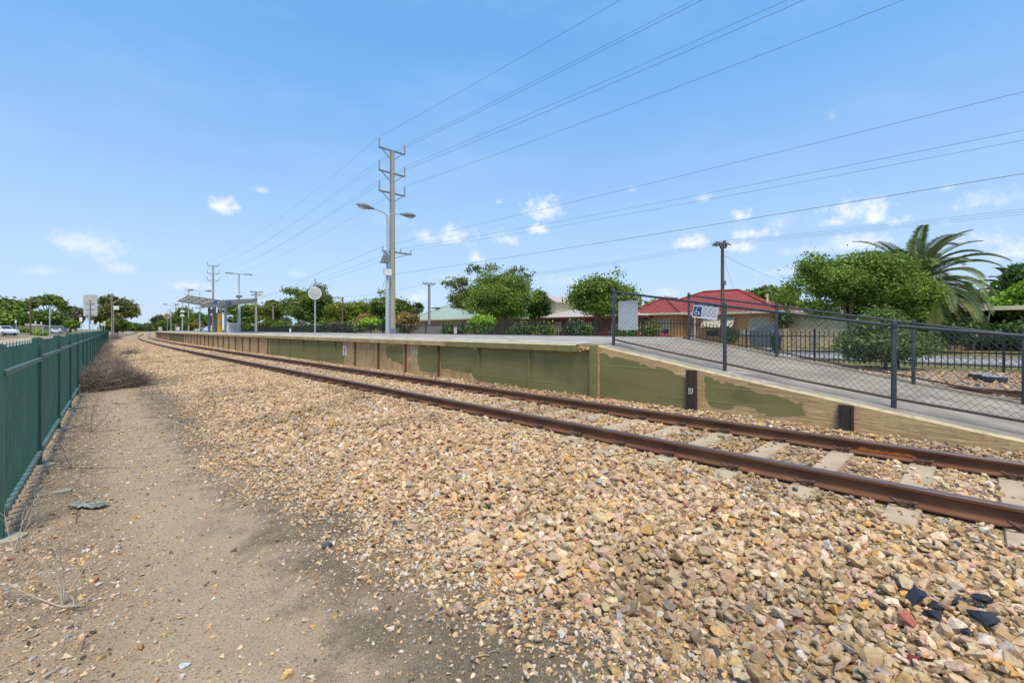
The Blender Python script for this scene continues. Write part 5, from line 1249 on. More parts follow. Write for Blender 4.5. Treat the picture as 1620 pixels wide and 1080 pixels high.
# --- left of the green fence
tree('broadleaf_tree', 'tall dark tree cut by the left edge of the picture', -40, 32, 468, 514, None, 'mid', 16000, .55, 151, 14, depth=118, r0=.4, clump=1.2)
tree('broadleaf_tree', 'lower bright tree under the tall one at the left edge', -10, 42, 494, 516, None, 'bright', 7000, .4, 152, 9, depth=100, r0=.3, clump=.9)
tree('broadleaf_tree', 'dense round tree behind the parking signs on the left street', 46, 98, 490, 522, None, 'mid', 14000, .42, 153, 14, depth=136, r0=.4, clump=1.0)
tree('spreading_tree', 'tall airy flat-topped tree rising behind the dense round one', 52, 100, 472, 484, None, 'mid', 5200, .5, 154, 4, depth=175, r0=.4, frac=(.16,.26), clump=.9, extra=[(62,475,2.6,1.0),(80,472.5,2.8,1.0),(93,479,2.2,1.0),(102,487,1.8,1.0),(104,493,1.3,.8),(50,480,1.9,1.0),(47,486,1.3,.8),(72,478,2.0,.8)], flat=.4, forks=7)
tree('broadleaf_tree', 'low rounded street tree over the parked white cars', 96, 126, 502, 521, None, 'bright', 7000, .45, 155, 9, depth=160, r0=.35, clump=1.0)
tree('gum_tree', 'greyish tree left of the large blank sign', 104, 136, 485, 521, None, 'grey', 7000, .7, 156, 10, depth=205, r0=.5, bark='bark_pale', clump=1.3)
tree('gum_tree', 'big olive gum tree behind the utility pole at the fence end', 150, 216, 473, 514, None, 'gum', 15000, .62, 157, 16, depth=190, r0=.55, bark='bark_pale', clump=1.4, frac=(.22,.38), extra=[(172,478,3.2,2.2),(198,484,3.2,2.2),(208,494,2.2,2.2),(160,505,3,2)])
tree('wild_shrub', 'rounded green bush at the far end of the green fence', 163, 209, 504, 527, None, 'mid', 9000, .38, 158, 9, depth=140, cat='shrub', r0=.2, clump=.9)
tree('garden_shrub', 'small bright green shrub by the left street signs', 57, 74, 523, 531, None, 'lime', 1800, .2, 159, 5, depth=95, cat='shrub', trunk=False)
tree('garden_shrub', 'green shrub behind the dark fence at the left', 30, 44, 521, 531, None, 'bright', 1800, .25, 160, 5, depth=112, cat='shrub', trunk=False)
# --- palms
def palm(label, px, yc, w, ztop_off, fl, nf, seed, trunk_r=.32, name='palm_tree', ls=.55, elev=(-.5,1.45), green='hedge', nleaf=46, wid=.042, curlk=1.0, ex=.9):
    Y = dep(px, w); c = at(px, yc, Y); zg = gzf(c.x, c.y); r = random.Random(seed); rn = np.random.default_rng(seed)
    root = thing(name, label, 'palm', (c.x, c.y, zg))
    b = MB(); h = c.z-zg; pts = [(c.x, c.y, zg-.2+h*i/8) for i in range(9)]; b.tube(pts, [trunk_r*(1.15 if i % 2 else 1.0) for i in range(9)], 10); b.build('trunk', M['bark'], root)
    pal = np.array(PALS[green])*1.5
    for i in range(nf):
        az = 2.399963*i+r.uniform(-.2,.2); e0 = elev[1]-(elev[1]-elev[0])*((i+.5)/nf)**ex+r.uniform(-.08,.08); Lf = fl*r.uniform(.85,1.1)
        n = 22; p = Vector((c.x, c.y, c.z)); e = e0; rach = [p.copy()]; curl = (.95+.5*max(0, math.cos(e0)))*r.uniform(.8,1.15)*curlk
        for k in range(n):
            e -= curl/n*(.35+1.5*(k/n)); d = Vector((math.cos(az)*math.cos(e), math.sin(az)*math.cos(e), math.sin(e))); p = p+d*(Lf/n); rach.append(p.copy())
        bm_ = MB(); bm_.tube(rach, [.045*(1-.85*k/n)+.006 for k in range(n+1)], 4)
        V = []; Fs = []; sag = .35+.5*max(0, -e0)
        for k in range(nleaf):
            t = .12+.88*k/nleaf; q = t*n; j = min(int(q), n-1); P0 = rach[j].lerp(rach[j+1], q-j); d = (rach[j+1]-rach[j]).normalized()
            side = d.cross(Vector((0,0,1))); side = side.normalized() if side.length > .05 else Vector((1,0,0)); upv = side.cross(d)
            ll = ls*(.45+1.1*math.sin(math.pi*min(1, t*.92+.08)))*r.uniform(.85,1.1)
            for sg in (-1, 1):
                dd = (side*sg*.72+d*.62+upv*.28).normalized(); tip = P0+dd*ll+Vector((0,0,-sag*ll*.45)); mid = P0+dd*ll*.5
                wv = d*wid*.5
                o_ = len(V); V += [P0-wv, P0+wv, mid+wv*1.1, tip, mid-wv*1.1]; Fs.append((o_, o_+1, o_+2, o_+3)); Fs.append((o_, o_+2, o_+3, o_+4)) if False else Fs.append((o_, o_+2, o_+3, o_+4))
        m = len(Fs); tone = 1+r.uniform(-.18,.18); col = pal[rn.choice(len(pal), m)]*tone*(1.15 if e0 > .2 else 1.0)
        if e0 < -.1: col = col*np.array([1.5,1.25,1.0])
        me = bm_
        fo = npmesh('frond', np.array([v[:] for v in V]), np.array(Fs), M['leaf'], root, col=col)
        me.build('rachis', pm('palm_rachis', (.20,.21,.08), (.26,.25,.11), 6, .6, 0) if i == 0 else bpy.data.materials['palm_rachis'], fo)
    return root
palm('big feathery date palm rising behind the wide spreading tree', 1446, 455, 39, 0, 4.75, 76, 5, .4, elev=(-.65,1.42), ls=.46, nleaf=60, wid=.036, curlk=1.15, green='palm', ex=1.15)
palm('second feathery palm showing its fronds at the right edge behind the first', 1614, 466, 62, 0, 3.6, 22, 6, .35, elev=(-.2,1.4), nleaf=34, wid=.10)
palm('small fan palm on the skyline left of the pale green roof', 661, 486, 66, 0, 1.7, 26, 8, .25, ls=.7, elev=(-.9,1.5), nleaf=16, wid=.16, green='shrub')
# ================================================================ HOUSES
def tile_mat(name, c1, c2, c3, rows=3.0, bump=.7):
    t = NT(name)
    sep = t.n('ShaderNodeSeparateXYZ'); t.l(t.obj(), sep.inputs[0]); z = sep.outputs[2]
    fr = t.math('FRACT', t.math('MULTIPLY', z, rows*2.4)); row = t.math('FLOOR', t.math('MULTIPLY', z, rows*2.4))
    c = t.mix(t.ramp(t.noise(1.4, 4), .3, .7), c1, c2)
    c = t.mix(t.ramp(t.noise(9, 4), .55, .75, 0, .6), c, c3)
    c = t.mix(t.math('MULTIPLY', t.ramp(fr, .34, .1), .85), c, tuple(q*.35 for q in c1))
    return t.pbr(c, .6, t.bump(fr, bump, .04), 0, .4)
M['tile_red'] = tile_mat('red_roof_tiles', (.30,.042,.034), (.37,.066,.05), (.20,.03,.025))
def sheet_mat(name, c1, c2, c3, ang):
    t = NT(name); w = t.n('ShaderNodeTexWave'); w.bands_direction = 'Y'; w.inputs['Scale'].default_value = 1.6; t.l(t.obj(), w.inputs['Vector'])
    c = t.mix(t.ramp(t.noise(.6, 5, .6), .3, .7), c1, c2); c = t.mix(t.ramp(t.noise(2, 5, .7, sc3=(1,3,.3)), .5, .75), c, c3)
    return t.pbr(c, .55, t.bump(w.outputs['Fac'], .4, .03), 0, .4)
M['roof_green'] = sheet_mat('pale_green_sheet_roof', (.33,.41,.31), (.29,.37,.275), (.42,.47,.39), 0)
M['roof_beige'] = sheet_mat('pale_beige_sheet_roof', (.50,.44,.36), (.44,.385,.31), (.38,.30,.23), 0)
M['roof_grey'] = sheet_mat('grey_sheet_roof', (.34,.34,.33), (.28,.28,.275), (.42,.41,.39), 0)
M['roof_orange'] = tile_mat('orange_roof_tiles', (.46,.20,.11), (.40,.17,.10), (.3,.13,.08))
def brick_mat(name, c1, c2, mortar, sc=4.2):
    t = NT(name); mp = t.n('ShaderNodeMapping'); mp.inputs['Rotation'].default_value = (math.pi/2, 0, math.pi/2)
    t.l(t.obj(), mp.inputs[0]); b = t.n('ShaderNodeTexBrick'); b.inputs['Color1'].default_value = (*c1,1); b.inputs['Color2'].default_value = (*c2,1); b.inputs['Mortar'].default_value = (*mortar,1)
    b.inputs['Scale'].default_value = sc; b.inputs['Mortar Size'].default_value = .012
    # bricks lie along y and z
    sep = t.n('ShaderNodeSeparateXYZ'); t.l(t.obj(), sep.inputs[0]); cb = t.n('ShaderNodeCombineXYZ'); t.l(t.math('ADD', sep.outputs[1], sep.outputs[0]), cb.inputs[0]); t.l(sep.outputs[2], cb.inputs[1]); t.l(cb.outputs[0], b.inputs['Vector'])
    c = t.mix(t.ramp(t.noise(1.2, 4), .35, .7, 0, .5), b.outputs['Color'], tuple(q*.7 for q in c1))
    return t.pbr(c, .9, t.bump(b.outputs['Fac'], -.3, .01), 0, .3)
M['brick_orange'] = brick_mat('orange_brick', (.70,.37,.165), (.62,.31,.13), (.6,.44,.28))
M['brick_red'] = brick_mat('dark_red_brick', (.23,.055,.035), (.19,.045,.03), (.24,.10,.07))
M['brick_cream'] = brick_mat('cream_block', (.84,.72,.48), (.80,.68,.45), (.74,.62,.41), 2.6)
M['brick_tan'] = brick_mat('tan_brick', (.42,.28,.17), (.36,.24,.145), (.42,.33,.24))
M['stone_wall'] = brick_mat('sandstone_blocks', (.52,.36,.21), (.40,.26,.14), (.5,.42,.33), 1.6)
def hip(b, x0, x1, y0, y1, ze, zr, rl=None, m=0, axis='y'):
    """closed hip roof; ridge along the long axis"""
    cx, cy = (x0+x1)/2, (y0+y1)/2
    if axis == 'y':
        h = (x1-x0)/2; r0, r1 = (cx, y0+h, zr), (cx, y1-h, zr)
        if y1-h < y0+h: r0 = r1 = (cx, cy, zr)
    else:
        h = (y1-y0)/2; r0, r1 = (x0+h, cy, zr), (x1-h, cy, zr)
        if x1-h < x0+h: r0 = r1 = (cx, cy, zr)
    c = [(x0,y0,ze),(x1,y0,ze),(x1,y1,ze),(x0,y1,ze)]
    if axis == 'y': fs = [(c[0],c[1],r0),(c[1],c[2],r1,r0),(c[2],c[3],r1),(c[3],c[0],r0,r1)]
    else: fs = [(c[0],c[1],r1,r0),(c[1],c[2],r1),(c[2],c[3],r0,r1),(c[3],c[0],r0)]
    for f in fs: b.add(f, [tuple(range(len(f)))], m)
    b.add(c, [(0,1,2,3)], m)
def fascia(root, x0, x1, y0, y1, z, mat, h=.2):
    b = MB(); t = .03
    b.box(x0-t,x0,y0-t,y1+t,z-h,z+.02); b.box(x1,x1+t,y0-t,y1+t,z-h,z+.02); b.box(x0,x1,y0-t,y0,z-h,z+.02); b.box(x0,x1,y1,y1+t,z-h,z+.02)
    return b.build('gutter', mat, root)
def window(root, x, y0, y1, z0, z1, blind=True, frame='trim_cream', mull=1):
    b = MB(); t = .06; d = .05
    b.box(x-d,x+.02,y0,y1,z1-t,z1); b.box(x-d,x+.02,y0,y1,z0,z0+t); b.box(x-d,x+.02,y0,y0+t,z0+t,z1-t); b.box(x-d,x+.02,y1-t,y1,z0+t,z1-t)
    for i in range(mull): yy = y0+(y1-y0)*(i+1)/(mull+1); b.box(x-d*.9,x+.02,yy-.025,yy+.025,z0+t,z1-t)
    f = b.build('window', M[frame], root)
    b = MB(); b.box(x-.012,x+.01,y0+t,y1-t,z0+t,z1-t); b.build('pane', M['glass'], f)
    if blind: b = MB(); b.box(x-.03,x-.014,y0+t,y1-t,z0+(z1-z0)*.35,z1-t); b.build('blind', M['curtain'], f)
    return f
def zat(px, y, w): return CH+(HY-y)*dep(px, w)/F
def sat(px, w): return at(px, HY, dep(px, w)).y
# red-tiled house
hr = thing('brick_house', 'orange brick house with a red tiled hip roof behind the access sign', 'house', (42, 18, gzf(42,18)))
y0, y1, x0, x1, ze, zr = 11.9, 24.3, 42.0, 51.0, 3.32, 5.62
b = MB(); b.box(x0, x1, y0, y1, .3, ze); b.box(40.2, x0-.003, 19.6, 24.3, .3, ze); b.build('wall', M['brick_orange'], hr)
b = MB(); hip(b, x0-.55, x1+.55, y0-.55, y1+.55, ze, zr); rf = b.build('roof', M['tile_red'], hr)
b = MB(); hip(b, 39.6, 46.5, 19.05, 24.9, ze+.012, 4.95, axis='x'); b.build('front_hip', M['tile_red'], rf)
b = MB()     # ridge capping
for p, q in (((46.5,y0-.55+5.05,zr),(46.5,y1+.55-5.05,zr)), ((46.5,16.4,zr),(x0-.55,y0-.55,ze)), ((46.5,16.4,zr),(x1+.55,y0-.55,ze)), ((46.5,19.8,zr),(x0-.55,y1+.55,ze)), ((39.6+2.92,21.97,4.95),(39.6,19.05,ze)), ((39.6+2.92,21.97,4.95),(39.6,24.9,ze)), ((39.6+2.92,21.97,4.95),(45.2,21.97,4.97))): b.tube([Vector(p)+Vector((0,0,.03)), Vector(q)+Vector((0,0,.04))], .10, 6)
b.build('ridge_capping', M['tile_red'], rf)
b = MB(); b.cyl(45.2, 13.4, 3.9, 5.0, .09); b.build('vent_pipe', M['trim_cream'], rf)
fascia(hr, x0-.55, x1+.55, y0-.55, y1+.55, ze, M['trim_cream']); fascia(hr, 39.6, 43, 19.05, 24.9, ze, M['trim_cream'], .18)
window(hr, 40.2, 20.3, 23.5, 1.25, 2.75, True, mull=2)
window(hr, x0, 15.2, 17.6, 1.05, 2.8, True, mull=1); window(hr, x0, 12.3, 13.9, 1.1, 2.8, True)
b = MB(); b.hexa([(x0-.9,15.0,1.95),(x0-.86,15.0,1.93),(x0-.86,17.8,1.93),(x0-.9,17.8,1.95),(x0-.06,15.0,2.95),(x0-.02,15.0,2.93),(x0-.02,17.8,2.93),(x0-.06,17.8,2.95)]); b.build('window_awning', M['curtain'], hr)
b = MB()
for yy in (18.6, 19.1): b.cyl(40.9, yy-.4, .4, ze-.1, .05)
b.build('verandah_post', M['white'], hr)
b = MB(); b.box(x0-.004-.06, x0-.004, 13.95, 14.5, 1.2, 1.75); b.build('meter_box', M['white'], hr)
b = MB(); m_ = b.tube([(44,22.8,4.2),(44,22.8,5.35)], .018, 5)
for k in range(5): b.tube([(44,22.8-.6+.3*k,5.3),(44.25,22.8-.6+.3*k,5.3)], .01, 4)
b.tube([(44.1,22.1,5.3),(44.1,23.5,5.3)], .012, 4); b.build('tv_aerial', M['galv'], rf)
# raked grey fence between the houses
b = MB(); pA = at(1188, 523, 38.2); pB = at(1227, 509.5, 35.8); 
b.prism([(pA.x,pA.y,.3),(pB.x,pB.y,.3),pB,pA], (.03,.03,0)); 
tag(b.build('sheet_fence', M['colorbond'], None, org=(pA.x,pA.y,.3)), 'raked grey sheet fence between the brick house and the cream house', 'fence')
# cream house
hc = thing('cream_house', 'long pale cream block house behind the wide spreading tree', 'house', (44.5, 6, gzf(44.5, 6)))
yb0, yb1 = sat(1512, 44.5), sat(1246, 44.5)
b = MB(); b.box(44.5, 54, yb0, yb1, .3, 3.05); b.build('wall', M['brick_cream'], hc)
b = MB(); b.box(44.1, 54.4, yb0-.1, yb1+.2, 3.053, 3.25); hip(b, 44.0, 54.5, yb0-.2, yb1+.3, 3.253, 3.9); b.build('roof', M['roof_beige'], hc)
fascia(hc, 44.0, 54.5, yb0-.2, yb1+.3, 3.25, M['trim_cream'])
window(hc, 44.5, yb1-6.3, yb1-4.6, 1.4, 2.6, True); window(hc, 44.5, yb1-9.6, yb1-7.4, 1.2, 2.6, True)
for yy in (yb1-2.0, yb1-4.1): b = MB(); b.box(44.44, 44.5, yy-.3, yy+.3, .55, 1.1); b.build('air_vent', M['board_back'], hc)
p0, p1 = sat(1532, 43.8), sat(1505, 43.8)
b = MB(); b.box(43.8, 44.45, p0, p1, .3, 3.0); b.build('stone_pier', M['stone_wall'], hc)
b = MB(); b.box(43.5, 44.6, p0-1.0, p1+2.2, 3.0+.26, 3.0+.5); b.build('front_fascia', M['trim_cream'], hc)
b = MB(); xg, yg = 42.6, sat(1236, 42.6); b.box(xg, xg+.9, yg-.4, yg+.4, .3, 1.85); o = b.build('letterbox_pillar', M['white_brick'], None, org=(xg,yg,.3)); tag(o, 'cream rendered pillar at the corner of the cream house yard', 'pillar')
tree('conifer_shrub', 'dark clipped conifer at the corner of the cream house', 1224, 1250, 488, 512, 43.0, 'hedge', 4500, .13, 171, 7, cat='shrub', trunk=True, r0=.1)
# carport on the right
cp = thing('carport', 'flat-roofed carport with a dark interior at the right edge', 'carport', (43.5, -4, .4))
c0, c1 = sat(1720, 43.5), sat(1531, 43.5)
zr = zat(1590, 484.5, 43.5)
b = MB(); b.box(43.3, 51, c0, c1, zr-.22, zr); b.build('roof', M['roof_grey'], cp)
b = MB(); b.box(43.27,43.3,c0,c1,zr-.24,zr+.03); b.build('gutter', M['trim_cream'], cp)
b = MB(); b.box(50.8, 51, c0, c1, .3, zr-.223); b.box(43.6,50.8,c1-.12,c1-.01,.3,zr-.223); b.box(43.6,50.8,c0+.01,c0+.12,.3,zr-.223); b.build('shade_walls', M['shade_inside'], cp)  # back and side walls coloured near-black for the shade under the roof
b = MB()
for yy in (c1-.3, c1-4.0, c0+.3): b.box(43.45, 43.57, yy-.06, yy+.06, .3, zr-.223)
b.build('post', M['galv_dark'], cp)
# pale green roofed house
def simple_house(name, label, w, pxl, pxr, ye, yr, depth_, wall, roof, zg=.4, axis='y', over=.5, wins=(), base=None, trim='trim_cream', zr=None, Yd=None):
    a0, a1 = sat(pxr, w), sat(pxl, w); pm_ = (pxl+pxr)/2
    ze = zat(pm_, ye, w); zr = zr or CH+(HY-yr)*dep(pm_, w+depth_/2)/F
    x0, x1 = w, w+depth_
    r = thing(name, label, 'house', (w, (a0+a1)/2, zg))
    b = MB(); b.box(x0, x1, a0+over, a1-over, 0, ze); b.build('wall', M[wall], r)
    b = MB(); hip(b, x0-over, x1+over, a0, a1, ze+.003, zr, axis=axis); rf = b.build('roof', M[roof], r)
    fascia(r, x0-over, x1+over, a0, a1, ze, M[trim])
    for (f0, f1, z0, z1) in wins: window(r, x0, a0+(a1-a0)*f0, a0+(a1-a0)*f1, z0, z1)
    return r, a0, a1, ze, zr, rf
hg, a0, a1, ze, zr, rf = simple_house('brick_house', 'tan brick house with a pale green sheet roof left of the round tree', 39, 650, 800, 503.5, 475, 12, 'brick_tan', 'roof_green', wins=((.18,.28,1.2,2.6),(.5,.62,1.2,2.6),(.75,.9,1.2,2.6)))
b = MB(); b.tube([(45, a1-6.3, zr+.02),(38.5, a1, ze+.05)], .12, 5); b.tube([(45, a0+6.3, zr+.02),(38.5, a0, ze+.05)], .12, 5); b.build('ridge_capping', M['roof_green'], rf)
b = MB(); yy = sat(690, 42); b.box(41.6,43.4,yy-.9,yy+.9,zat(690,487,42)-.1,zat(690,487,42)+.05); b.build('solar_panel', M['glass'], rf)
# dark red house
hd, a0, a1, ze, zr, rf = simple_house('brick_house', 'dark red brick house with a wide pale beige roof and small gable', 38.5, 846, 1018, 501, 480, 13, 'brick_red', 'roof_beige', wins=((.42,.5,.9,2.5),(.70,.78,.9,2.6),(.1,.25,1,2.4)), trim='brown_trim', zr=5.0)
yg = sat(872, 42.5); zb = zat(872, 486, 42.5); zt = zat(872, 469, 42.5)
b = MB(); b.prism([(41.6,yg-1.5,zb-1.2),(41.6,yg+1.5,zb-1.2),(41.6,yg+1.5,zt-.75),(41.6,yg,zt),(41.6,yg-1.5,zt-.75)], (3.5,0,0)); dm = b.build('gable', M['white_brick'], hd)
b = MB()
for sg in (-1, 1): b.hexa([(41.2,yg,zt+.02),(45.4,yg,zt+.02),(45.4,yg+sg*1.9,zt-.9),(41.2,yg+sg*1.9,zt-.9),(41.2,yg,zt+.14),(45.4,yg,zt+.14),(45.4,yg+sg*1.9,zt-.78),(41.2,yg+sg*1.9,zt-.78)])
b.build('gable_roof', M['roof_beige'], dm)
b = MB(); b.box(41.54,41.597,yg-.75,yg-.2,zb-.4,zt-.75); b.box(41.54,41.597,yg+.45,yg+1.0,zb-.4,zt-.85); b.build('shutter', M['brown_trim'], dm)
b = MB()
for f in (.36, .52, .60, .68, .82): yy = a0+(a1-a0)*f; b.box(37.95, 38.07, yy-.06, yy+.06, .2, ze-.2)
b.build('verandah_post', M['brown_trim'], hd)
b = MB(); yy = a0+(a1-a0)*.6; b.box(38.43,38.497,yy-.5,yy+.5,.3,2.5); dr = b.build('door', M['brown_trim'], hd); b = MB(); b.box(38.40,38.427,yy-.38,yy+.38,.5,2.3); b.build('pane', M['glass'], dr)
# small house further along
simple_house('brick_house', 'small beige house behind the brown side-arm pole', 50, 532, 560, 509, 502, 9, 'white_brick', 'roof_grey', wins=((.3,.6,1.2,2.4),))
# ribbed fence in front of the green-roofed house
b = MB(); s0, s1 = sat(725, 31), sat(655, 31); n = int((s1-s0)/.25)
for i in range(n):
    y = s0+(s1-s0)*i/n; b.box(31-(.02 if i % 2 else 0), 31.03, y, y+(s1-s0)/n, .3, 2.25)
tag(b.build('sheet_fence', M['colorbond_pale'], None, org=(31, s0, .3)), 'pale ribbed fence in front of the green-roofed house', 'fence')
# ---- left side buildings
def far_box(name, label, cat, pxl, pxr, yt, yb, Y, dpt, wall, roof, roofrise=0, over=.4):
    p = at(pxl, HY, Y); q = at(pxr, HY, Y); zt = CH+(HY-yt)*Y/F; rt = Vector((CT,-ST,0)); fw = Vector((ST,CT,0))
    r = thing(name, label, cat, ((p.x+q.x)/2, (p.y+q.y)/2, 0))
    b = MB(); c = [p, q, q+fw*dpt, p+fw*dpt]; b.hexa([Vector((v.x,v.y,-.2)) for v in c]+[Vector((v.x,v.y,zt)) for v in c]); b.build('wall', M[wall], r)
    c = [p-rt*over-fw*over, q+rt*over-fw*over, q+rt*over+fw*(dpt+over), p-rt*over+fw*(dpt+over)]; b = MB()
    if roofrise:
        base_ = [Vector((v.x,v.y,zt+.003)) for v in c]; L = (q-p).length; hh = min(dpt, L)/2; m0 = (p+fw*dpt/2+rt*min(hh, L*.45)); m1 = (q+fw*dpt/2-rt*min(hh, L*.45)); m0.z = m1.z = zt+roofrise
        for f in ((base_[0],base_[1],m1,m0),(base_[1],base_[2],m1),(base_[2],base_[3],m0,m1),(base_[3],base_[0],m0)): b.add(f, [tuple(range(len(f)))])
        b.add(base_, [(3,2,1,0)])
    else: b.hexa([Vector((v.x,v.y,zt+.003)) for v in c]+[Vector((v.x,v.y,zt+.35)) for v in c])
    b.build('roof', M[roof], r); return r, p, q, zt, rt, fw
far_box('house', 'house with a pale beige roof behind the dark fence at the left edge', 'house', -30, 17, 514.2, 530, 112, 8, 'white_brick', 'roof_beige', .9)
r, p, q, zt, rt, fw = far_box('shed', 'long low grey building with a pale fascia behind the left street', 'building', 22, 62, 516.5, 532, 125, 6, 'shed', 'board_back')
far_box('house', 'house with an orange tiled roof beyond the low grey building', 'house', 33, 50, 510, 525, 190, 9, 'brick_tan', 'roof_orange', 1.6)
b = MB(); p, q = at(5, HY, 84), at(23.5, HY, 84); zt = CH+(HY-514.5)*84/F
b.prism([(p.x,p.y,0),(q.x,q.y,0),(q.x,q.y,zt),(p.x,p.y,zt)], (.05,.05,0)); tag(b.build('sheet_fence', M['colorbond_dark'], None, org=(p.x,p.y,0)), 'dark sheet fence behind the parked white SUV', 'fence')
b = MB(); p, q = at(34, HY, 118), at(52, HY, 118); zt = CH+(HY-519.5)*118/F
b.prism([(p.x,p.y,0),(q.x,q.y,0),(q.x,q.y,zt),(p.x,p.y,zt)], (.05,.05,0)); tag(b.build('garden_wall', M['colorbond_pale'], None, org=(p.x,p.y,0)), 'pale garden wall in front of the low grey building', 'wall')
b = MB(); q = at(32, 522, 520); zt = CH+(HY-489)*520/F
for dx, dy in ((-1.6,-1.6),(1.6,-1.6),(1.6,1.6),(-1.6,1.6)): b.bar((q.x+dx,q.y+dy,0),(q.x+dx*.5,q.y+dy*.5,zt), .28, .28)
for k in range(1, 7):
    z = zt*k/6.2; f = 1-.5*k/6.2; b.box(q.x-1.6*f,q.x+1.6*f,q.y-1.6*f,q.y+1.6*f,z-.2,z+.2)
for k in (0,1,2): b.box(q.x-4+k,q.x+4-k,q.y-1,q.y+1,zt-2.6*k-1.4,zt-2.6*k-.4)
tag(b.build('lattice_mast', M['galv_dark'], None, org=(q.x,q.y,0)), 'far grey lattice mast on the skyline at the left', 'mast')
# ================================================================ CARS
def car(label, pos, heading, mat, kind='sedan', group=None):
    r = thing('parked_car', label, 'car', (0,0,0), group)
    if kind == 'suv': prof = [(-2.25,.45),(-2.3,.75),(-2.22,1.05),(-2.05,1.15),(-1.75,1.62),(-1.3,1.70),(.25,1.68),(.95,1.12),(1.9,.98),(2.22,.82),(2.28,.45)]; g0 = 4; wr = .36
    else: prof = [(-2.3,.38),(-2.35,.7),(-2.28,.98),(-1.65,1.04),(-1.0,1.42),(-.5,1.47),(.2,1.44),(1.0,.98),(2.0,.84),(2.3,.66),(2.35,.38)]; g0 = 4; wr = .32
    b = MB(); n = len(prof); hw = .88
    L = [(-hw if z < 1.1 else -hw*.82, y, z) for y, z in prof]; Rr = [(-x, y, z) for x, y, z in L]
    b.add(L+Rr, [(i, i+1, n+i+1, n+i) for i in range(n-1)]+[tuple(range(n)), tuple(range(2*n-1, n-1, -1)), (0, n, 2*n-1, n-1)])
    b.build('body', mat, r, org=(0,0,0))
    gl = MB()
    for sg in (-1, 1):
        x = sg*hw*.935
        if kind == 'suv': gl.add([(x,-1.75,1.12),(x*.915,-1.6,1.56),(x*.915,.15,1.58),(x,.75,1.13)], [(0,1,2,3)])
        else: gl.add([(x,-1.45,1.06),(x*.92,-.95,1.37),(x*.92,.15,1.39),(x,.8,1.03)], [(0,1,2,3)])
    rearz = (1.12,1.6,-2.07,-1.77) if kind == 'suv' else (1.05,1.40,-1.66,-1.03)
    gl.add([(-.66,rearz[2]-.02,rearz[0]),(.66,rearz[2]-.02,rearz[0]),(.6,rearz[3]-.02,rearz[1]),(-.6,rearz[3]-.02,rearz[1])], [(0,1,2,3)])
    fz = (1.16,1.64,.93,.28) if kind == 'suv' else (1.0,1.41,.99,.25)
    gl.add([(-.66,fz[2]+.03,fz[0]),(.66,fz[2]+.03,fz[0]),(.6,fz[3]+.03,fz[1]),(-.6,fz[3]+.03,fz[1])], [(0,1,2,3)])
    gl.build('window', M['glass'], r, org=(0,0,0))
    for sx in (-1, 1):
        for yy in (-1.38, 1.42):
            w = MB(); w.tube([(sx*.70,yy,wr),(sx*.91,yy,wr)], wr, 16); wo = w.build('wheel', M['rubber'], r, org=(0,0,0))
            w = MB(); w.tube([(sx*.905,yy,wr),(sx*.918,yy,wr)], wr*.62, 12); w.build('rim', M['chrome'], wo, org=(0,0,0))
        w = MB(); yb = prof[1][0]-.012; w.box(sx*.72-.13, sx*.72+.13, yb-.01, yb+.09, .72, .92); w.build('tail_light', M['lamp_red'], r, org=(0,0,0))
        w = MB(); yf = prof[-2][0]; w.box(sx*.66-.15, sx*.66+.15, yf-.16, yf+.03, .62, .78); w.build('headlight', M['lens'], r, org=(0,0,0))
    r.location = pos; r.rotation_euler = (0,0,heading); return r
def gp(px, yb, Y): p = at(px, yb, Y); return (p.x, p.y, p.z)
def pad(c, r_):   # the ground under a car stands where its wheels stand
    pass
car('white SUV parked nose-right beside the dark fence at the left edge', gp(6, 530.5, 78), -math.pi/2-TH-.25, M['car_white'], 'suv', 'white cars parked on the left')
car('nearer white sedan with red tail lights parked on the left street', gp(90, 527.6, 122), -.12, M['car_white'], 'sedan', 'white cars parked on the left')
car('farther white sedan parked ahead of the other on the left street', gp(101.5, 527.0, 140), -.10, M['car_white'], 'sedan', 'white cars parked on the left')
p = atw(1013, 522, 33.5); car('dark red car parked in front of the orange brick house', (p.x, p.y, gzf(p.x,p.y)+.05), -.1, M['car_red'], 'sedan')
# wheelie bin
p = at(1228, 522, dep(1228, 35)); z = gzf(p.x,p.y); r = thing('wheelie_bin', 'dark green wheelie bin with grey lid on the verge by the grey sheet fence', 'bin', (p.x,p.y,z))
b = MB(); b.hexa([(p.x-.24,p.y-.2,z+.06),(p.x+.24,p.y-.2,z+.06),(p.x+.24,p.y+.2,z+.06),(p.x-.24,p.y+.2,z+.06),(p.x-.31,p.y-.29,z+1.0),(p.x+.31,p.y-.29,z+1.0),(p.x+.31,p.y+.29,z+1.0),(p.x-.31,p.y+.29,z+1.0)]); b.build('bin_body', M['bin'], r)
b = MB(); b.tube([(p.x-.33,p.y,z+1.0),(p.x-.1,p.y,z+1.09),(p.x+.1,p.y,z+1.09),(p.x+.34,p.y,z+1.0)], [.3,.3,.3,.3], 10); b.build('lid', M['bin_lid'], r)
for e in (-1,1): b = MB(); b.tube([(p.x+.2,p.y+e*.2,z+.1),(p.x+.2,p.y+e*.27,z+.1)], .1, 10); b.build('wheel', M['rubber'], r)
b = MB(); b.box(p.x-.275,p.x-.265,p.y-.09,p.y+.09,z+.62,z+.78); b.build('sticker', M['white'], r)
